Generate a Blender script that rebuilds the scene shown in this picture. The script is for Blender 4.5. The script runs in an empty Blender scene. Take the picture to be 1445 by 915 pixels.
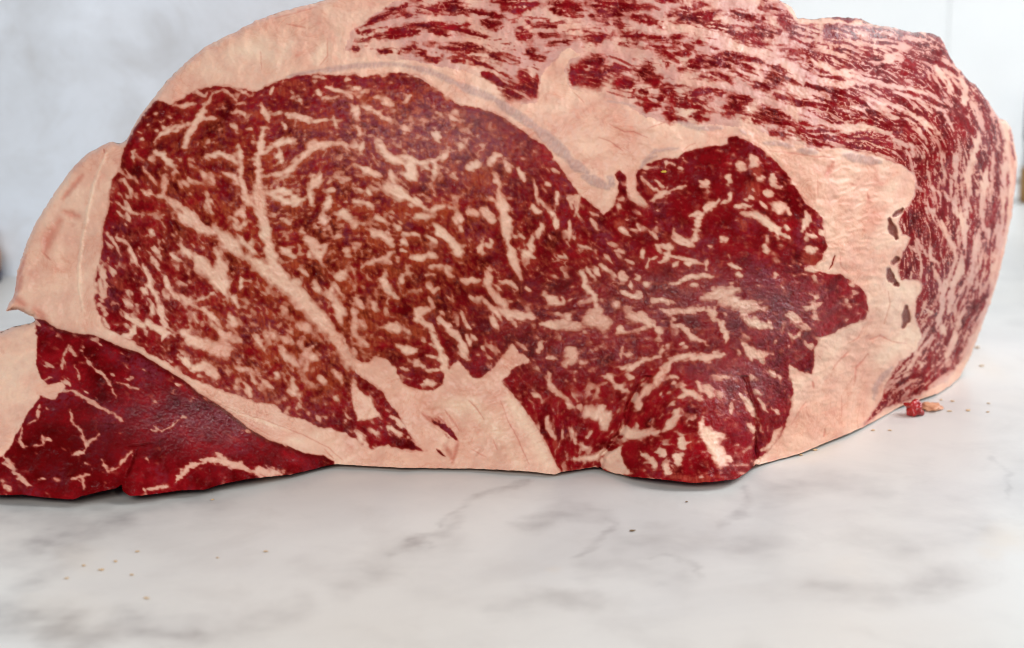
import bpy, bmesh, math, random
import numpy as np

# ------------------------------------------------------------------ scene, camera, light
S = bpy.context.scene
COL = S.collection
R = math.radians
FPX, CX, CY = 3259.0, 722.5, 457.5          # focal length and centre in photo pixels
PITCH = R(13.0)
CAM_H = 0.204
CAM_Y = -0.690
cam_d = bpy.data.cameras.new('camera'); cam = bpy.data.objects.new('camera', cam_d); COL.objects.link(cam)
cam.location = (0, CAM_Y, CAM_H)
cam.rotation_euler = (math.pi/2 - PITCH, 0, 0)
cam_d.sensor_width = 36.0
cam_d.lens = 36.0*FPX/1445.0
cam_d.clip_start = 0.01; cam_d.clip_end = 100
cam_d.dof.use_dof = True
cam_d.dof.focus_distance = 0.705
cam_d.dof.aperture_fstop = 14.0
S.camera = cam
S.cycles.filter_width = 1.1
S.view_settings.view_transform = 'Standard'
S.view_settings.look = 'None'
S.view_settings.gamma = 1
S.view_settings.use_curve_mapping = False
S.view_settings.exposure = 0.0

W = bpy.data.worlds.new('World'); S.world = W; W.use_nodes = True
bg = W.node_tree.nodes['Background']
bg.inputs[0].default_value = (0.74, 0.87, 1.0, 1); bg.inputs[1].default_value = 0.30

def area(name, loc, target, size, sizey, power, colour):
    d = bpy.data.lights.new(name, 'AREA'); d.shape = 'RECTANGLE'; d.size = size; d.size_y = sizey
    d.energy = power; d.color = colour
    o = bpy.data.objects.new(name, d); COL.objects.link(o); o.location = loc
    v = [t-l for t, l in zip(target, loc)]
    import mathutils
    o.rotation_euler = mathutils.Vector(v).to_track_quat('-Z', 'Y').to_euler()
    return o
area('window_light', (0.95, 0.30, 0.85), (0.08, 0.05, 0.03), 0.9, 0.7, 17.0, (0.97, 0.985, 1.0))
area('wall_fill_light', (1.25, 0.05, 0.55), (0.1, 0.42, 0.12), 0.6, 0.6, 3.5, (0.95, 0.98, 1.0))  # added fill lamp, brightens the tiled wall and slab behind; not a second window
area('room_light', (-0.35, -1.45, 0.85), (-0.02, 0.0, 0.06), 1.0, 0.5, 18.0, (1.0, 0.975, 0.95))
area('warm_bulb', (0.35, -1.15, 0.58), (0.0, 0.0, 0.07), 0.12, 0.12, 1.5, (1.0, 0.86, 0.66))

# ------------------------------------------------------------------ numeric helpers
sp, cp = math.sin(PITCH), math.cos(PITCH)
def ray(px, py):
    """direction (per metre along view axis) of photo pixel; camera looks +Y, pitched down"""
    u = (np.asarray(px, float)-CX)/FPX; v = -(np.asarray(py, float)-CY)/FPX
    return u, cp + v*sp, -sp + v*cp          # x, y, z
def at_depth(px, py, Y):
    dx, dy, dz = ray(px, py); t = (Y-CAM_Y)/dy
    return dx*t, CAM_Y + dy*t, CAM_H + dz*t
def counter_depth(px, py, z=0.0):
    dx, dy, dz = ray(px, py); t = (z-CAM_H)/np.minimum(dz, -1e-6)
    return CAM_Y + dy*t
def on_counter(px, py, z=0.0):
    dx, dy, dz = ray(px, py); t = (z-CAM_H)/dz
    return float(dx*t), float(CAM_Y+dy*t)

def perlin(x, y, seed):
    rng = np.random.RandomState(seed)
    n = 256
    ang = rng.rand(n, n)*2*np.pi
    gx, gy = np.cos(ang), np.sin(ang)
    xi = np.floor(x).astype(np.int64); yi = np.floor(y).astype(np.int64)
    xf, yf = x-xi, y-yi
    u = xf*xf*xf*(xf*(xf*6-15)+10); v = yf*yf*yf*(yf*(yf*6-15)+10)
    def g(ix, iy, fx, fy):
        a = ix & 255; b = iy & 255
        return gx[b, a]*fx + gy[b, a]*fy
    n00 = g(xi, yi, xf, yf); n10 = g(xi+1, yi, xf-1, yf)
    n01 = g(xi, yi+1, xf, yf-1); n11 = g(xi+1, yi+1, xf-1, yf-1)
    return ((n00*(1-u)+n10*u)*(1-v) + (n01*(1-u)+n11*u)*v)*1.5
def fbm(x, y, scale, seed, octs=3):
    s = 0; a = 1.0; t = 0
    for k in range(octs):
        s = s + a*perlin(x/scale*2**k + 17.3*k, y/scale*2**k + 9.1*k, seed+k); t += a; a *= .5
    return s/t
def sstep(a, b, x):
    t = np.clip((x-a)/(b-a), 0, 1); return t*t*(3-2*t)

# ------------------------------------------------------------------ materials
def new_mat(name):
    m = bpy.data.materials.new(name); m.use_nodes = True
    nt = m.node_tree; nt.nodes.clear()
    out = nt.nodes.new('ShaderNodeOutputMaterial'); b = nt.nodes.new('ShaderNodeBsdfPrincipled')
    nt.links.new(b.outputs[0], out.inputs[0])
    return m, nt, b
def N(nt, t, **kw):
    n = nt.nodes.new(t)
    for k, v in kw.items():
        if k.startswith('i_'):
            n.inputs[int(k[2:])].default_value = v
        else: setattr(n, k, v)
    return n
def mix(nt, fac, a, b, mode='MIX'):
    n = nt.nodes.new('ShaderNodeMix'); n.data_type = 'RGBA'; n.blend_type = mode
    for sock, v in ((n.inputs[0], fac), (n.inputs[6], a), (n.inputs[7], b)):
        if hasattr(v, 'is_output'): nt.links.new(v, sock)
        elif isinstance(v, (int, float)): sock.default_value = v
        else: sock.default_value = (*v, 1) if len(v) == 3 else v
    return n.outputs[2]
def math_n(nt, op, a, b=0.0, c=None, clamp=False):
    n = nt.nodes.new('ShaderNodeMath'); n.operation = op; n.use_clamp = clamp
    for i, v in enumerate((a, b) if c is None else (a, b, c)):
        if hasattr(v, 'is_output'): nt.links.new(v, n.inputs[i])
        else: n.inputs[i].default_value = v
    return n.outputs[0]
def attr(nt, name):
    n = nt.nodes.new('ShaderNodeAttribute'); n.attribute_name = name; return n.outputs['Fac']
def noise(nt, vec, scale, detail=3, rough=.55, dist=0.0):
    n = nt.nodes.new('ShaderNodeTexNoise'); n.inputs['Scale'].default_value = scale
    n.inputs['Detail'].default_value = detail; n.inputs['Roughness'].default_value = rough
    n.inputs['Distortion'].default_value = dist
    nt.links.new(vec, n.inputs['Vector']); return n.outputs[0]
def remap(nt, v, a, b, c=0.0, d=1.0):
    n = nt.nodes.new('ShaderNodeMapRange'); n.inputs[1].default_value = a; n.inputs[2].default_value = b
    n.inputs[3].default_value = c; n.inputs[4].default_value = d; nt.links.new(v, n.inputs[0]); return n.outputs[0]

def make_meat():
    m, nt, b = new_mat('raw_beef')
    geo = N(nt, 'ShaderNodeTexCoord'); obv = geo.outputs['Object']
    f = attr(nt, 'fat'); am = attr(nt, 'amber'); si = attr(nt, 'sinew'); br = attr(nt, 'brown'); re = attr(nt, 'blood_fold_shade')
    pu = attr(nt, 'purple_sheen'); da = attr(nt, 'deep'); ye = attr(nt, 'cream')
    n1 = noise(nt, obv, 130, 4); n2 = noise(nt, obv, 700, 3); n3 = noise(nt, obv, 2600, 2)
    red = mix(nt, remap(nt, n1, .35, .68), (0.075, 0.0005, 0.0009), (0.265, 0.0050, 0.0085))
    red = mix(nt, math_n(nt, 'MULTIPLY', remap(nt, n2, .45, .7), .45), red, (0.070, 0.0010, 0.0015))
    red = mix(nt, math_n(nt, 'MULTIPLY', math_n(nt, 'MULTIPLY', pu, remap(nt, n2, .35, .6)), .9), red, (0.20, 0.026, 0.044))
    red = mix(nt, math_n(nt, 'MULTIPLY', attr(nt, 'vivid'), .8), red, mix(nt, n2, (0.14, 0.0008, 0.0025), (0.40, 0.007, 0.014)))
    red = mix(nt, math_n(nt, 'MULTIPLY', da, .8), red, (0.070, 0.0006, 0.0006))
    amc = mix(nt, n2, (0.29, 0.024, 0.005), (0.46, 0.100, 0.034))
    amc = mix(nt, math_n(nt, 'MULTIPLY', attr(nt, 'rosy'), .8), amc, (0.37, 0.045, 0.034))
    c = mix(nt, math_n(nt, 'MULTIPLY', am, 1.0, clamp=True), red, amc)
    gr = attr(nt, 'grain')
    red = mix(nt, remap(nt, gr, .35, 1.0, 0, .55), red, (0.33, 0.010, 0.013))
    red = mix(nt, remap(nt, gr, .65, .1, 0, .45), red, (0.080, 0.0008, 0.0014))
    fat = mix(nt, remap(nt, n1, .35, .68), (0.68, 0.370, 0.270), (0.77, 0.475, 0.340))
    n0 = noise(nt, obv, 48, 5, .6, .8); n5 = noise(nt, obv, 95, 5, .65, 1.2)
    fat = mix(nt, math_n(nt, 'MULTIPLY', remap(nt, n0, .50, .72), .55), fat, (0.83, 0.60, 0.44))
    fat = mix(nt, math_n(nt, 'MULTIPLY', remap(nt, n0, .50, .30), .55), fat, (0.66, 0.29, 0.19))
    fib = remap(nt, math_n(nt, 'ABSOLUTE', math_n(nt, 'SUBTRACT', n5, .5)), .035, 0.0)
    fat = mix(nt, math_n(nt, 'MULTIPLY', math_n(nt, 'MULTIPLY', fib, remap(nt, n0, .55, .35)), .5), fat, (0.58, 0.20, 0.12))
    fat = mix(nt, math_n(nt, 'MULTIPLY', ye, .6), fat, (0.82, 0.61, 0.44))
    fat = mix(nt, math_n(nt, 'MULTIPLY', remap(nt, n3, .5, .75), .25), fat, (0.62, 0.33, 0.26))
    fat = mix(nt, math_n(nt, 'MULTIPLY', re, .75), fat, (0.48, 0.085, 0.045))
    fj = math_n(nt, 'ADD', f, math_n(nt, 'MULTIPLY', math_n(nt, 'SUBTRACT', n3, .5), .18))
    c = mix(nt, remap(nt, fj, .03, .50), c, amc)
    fat = mix(nt, math_n(nt, 'MULTIPLY', attr(nt, 'pink'), .85), fat, (0.50, 0.225, 0.20))
    c = mix(nt, remap(nt, fj, .25, .95), c, fat)
    c = mix(nt, math_n(nt, 'MULTIPLY', si, .75), c, mix(nt, n2, (0.32, 0.175, 0.155), (0.46, 0.29, 0.26)))
    c = mix(nt, math_n(nt, 'MULTIPLY', br, .9), c, mix(nt, n2, (0.11, 0.018, 0.011), (0.22, 0.055, 0.036)))
    nt.links.new(c, b.inputs['Base Color'])
    rg = mix(nt, remap(nt, fj, .3, .7), (.24,)*3, (.42,)*3)
    rr = math_n(nt, 'ADD', rg, math_n(nt, 'MULTIPLY', math_n(nt, 'SUBTRACT', n1, .5), .25))
    nt.links.new(rr, b.inputs['Roughness'])
    nt.links.new(math_n(nt, 'ADD', math_n(nt, 'ADD', math_n(nt, 'MULTIPLY', f, .30), math_n(nt, 'MULTIPLY', attr(nt, 'wet'), .14)), .015), b.inputs['Specular IOR Level'])
    nt.links.new(remap(nt, f, .2, .9, .03, .22), b.inputs['Subsurface Weight'])
    b.inputs['Subsurface Radius'].default_value = (1.0, .35, .25)
    b.inputs['Subsurface Scale'].default_value = .0012
    n6 = noise(nt, obv, 300, 3, .6); spk = remap(nt, n6, .56, .70)
    nt.links.new(math_n(nt, 'ADD', math_n(nt, 'MULTIPLY', attr(nt, 'wet'), 1.0), math_n(nt, 'ADD', math_n(nt, 'MULTIPLY', spk, .40), math_n(nt, 'MULTIPLY', f, .10))), b.inputs['Coat Weight']); b.inputs['Coat Roughness'].default_value = .13
    bu = N(nt, 'ShaderNodeBump'); nt.links.new(math_n(nt, 'ADD', remap(nt, f, .2, .8, .40, .17), math_n(nt, 'MULTIPLY', attr(nt, 'wet'), .7), clamp=True), bu.inputs['Strength']); bu.inputs['Distance'].default_value = .0005
    n4 = noise(nt, obv, 1500, 3, .6)
    hh = math_n(nt, 'ADD', math_n(nt, 'MULTIPLY', n2, .8), math_n(nt, 'MULTIPLY', n4, .6))
    nt.links.new(hh, bu.inputs['Height']); nt.links.new(bu.outputs[0], b.inputs['Normal']); 
    bu2 = N(nt, 'ShaderNodeBump'); bu2.inputs['Strength'].default_value = .9; bu2.inputs['Distance'].default_value = .0011
    nt.links.new(noise(nt, obv, 850, 2, .5), bu2.inputs['Height']); nt.links.new(bu2.outputs[0], b.inputs['Coat Normal'])
    return m
MEAT = make_meat()

def make_marble(name, strength, base_cols=None):
    m, nt, b = new_mat(name)
    geo = N(nt, 'ShaderNodeTexCoord'); ob = geo.outputs['Object']
    v = attr(nt, 'vein'); wb = attr(nt, 'warm')
    n1 = noise(nt, ob, 9, 6, .6, .6); n2 = noise(nt, ob, 34, 6, .62, .5); n3 = noise(nt, ob, 420, 3); n4 = noise(nt, ob, 5, 4)
    base = mix(nt, remap(nt, n4, .35, .65), *base_cols) if base_cols else mix(nt, remap(nt, n4, .35, .65), (0.58, 0.57, 0.545), (0.655, 0.66, 0.65))
    cloud = math_n(nt, 'MULTIPLY', remap(nt, n1, .46, .68), .55*strength)
    c = mix(nt, cloud, base, (0.44, 0.445, 0.455))
    c = mix(nt, math_n(nt, 'MULTIPLY', remap(nt, n2, .50, .72), .40*strength), c, (0.43, 0.425, 0.42))
    vv = math_n(nt, 'MULTIPLY', v, remap(nt, n2, .3, .7, .45, 1.1), clamp=True)
    c = mix(nt, math_n(nt, 'MULTIPLY', vv, 1.0), c, (0.22, 0.225, 0.24))
    c = mix(nt, math_n(nt, 'MULTIPLY', wb, .5), c, (0.62, 0.50, 0.36))
    c = mix(nt, math_n(nt, 'MULTIPLY', remap(nt, n3, .55, .75), .12), c, (0.5, 0.5, 0.5))
    nt.links.new(c, b.inputs['Base Color'])
    b.inputs['Roughness'].default_value = .34; b.inputs['Specular IOR Level'].default_value = .35
    return m
MARBLE = make_marble('marble', 1.0)
MARBLE_B = make_marble('marble_slab', 1.0, ((.69, .75, .83), (.82, .88, .96)))

def plain(name, col, rough=.5, spec=.5, col2=None, scale=200, **kw):
    m, nt, b = new_mat(name)
    geo = N(nt, 'ShaderNodeTexCoord')
    n = noise(nt, geo.outputs['Object'], scale, 4)
    c = mix(nt, remap(nt, n, .35, .65), col, col2 or tuple(x*.8 for x in col))
    nt.links.new(c, b.inputs['Base Color'])
    b.inputs['Roughness'].default_value = rough; b.inputs['Specular IOR Level'].default_value = spec
    for k, v in kw.items(): b.inputs[k.replace('_', ' ')].default_value = v
    return m

# ------------------------------------------------------------------ object helpers
def link(name, mesh, mat=None, parent=None):
    o = bpy.data.objects.new(name, mesh); COL.objects.link(o)
    if mat: mesh.materials.append(mat)
    if parent: o.parent = parent
    return o
def mesh_np(name, co, quads):
    me = bpy.data.meshes.new(name)
    n, q = len(co), len(quads)
    k = quads.shape[1]
    me.vertices.add(n); me.vertices.foreach_set('co', np.ascontiguousarray(co, dtype=np.float32).ravel())
    me.loops.add(q*k); me.loops.foreach_set('vertex_index', np.ascontiguousarray(quads, dtype=np.int32).ravel())
    me.polygons.add(q); me.polygons.foreach_set('loop_start', np.arange(0, q*k, k, dtype=np.int32))
    me.polygons.foreach_set('use_smooth', np.ones(q, dtype=bool))
    me.update(calc_edges=True)
    return me
def set_attr(me, name, v):
    a = me.attributes.new(name, 'FLOAT', 'POINT'); a.data.foreach_set('value', np.ascontiguousarray(v, dtype=np.float32))
def tag(o, label=None, cat=None, group=None, kind=None):
    if label: o['label'] = label
    if cat: o['category'] = cat
    if group: o['group'] = group
    if kind: o['kind'] = kind
    return o

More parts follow.
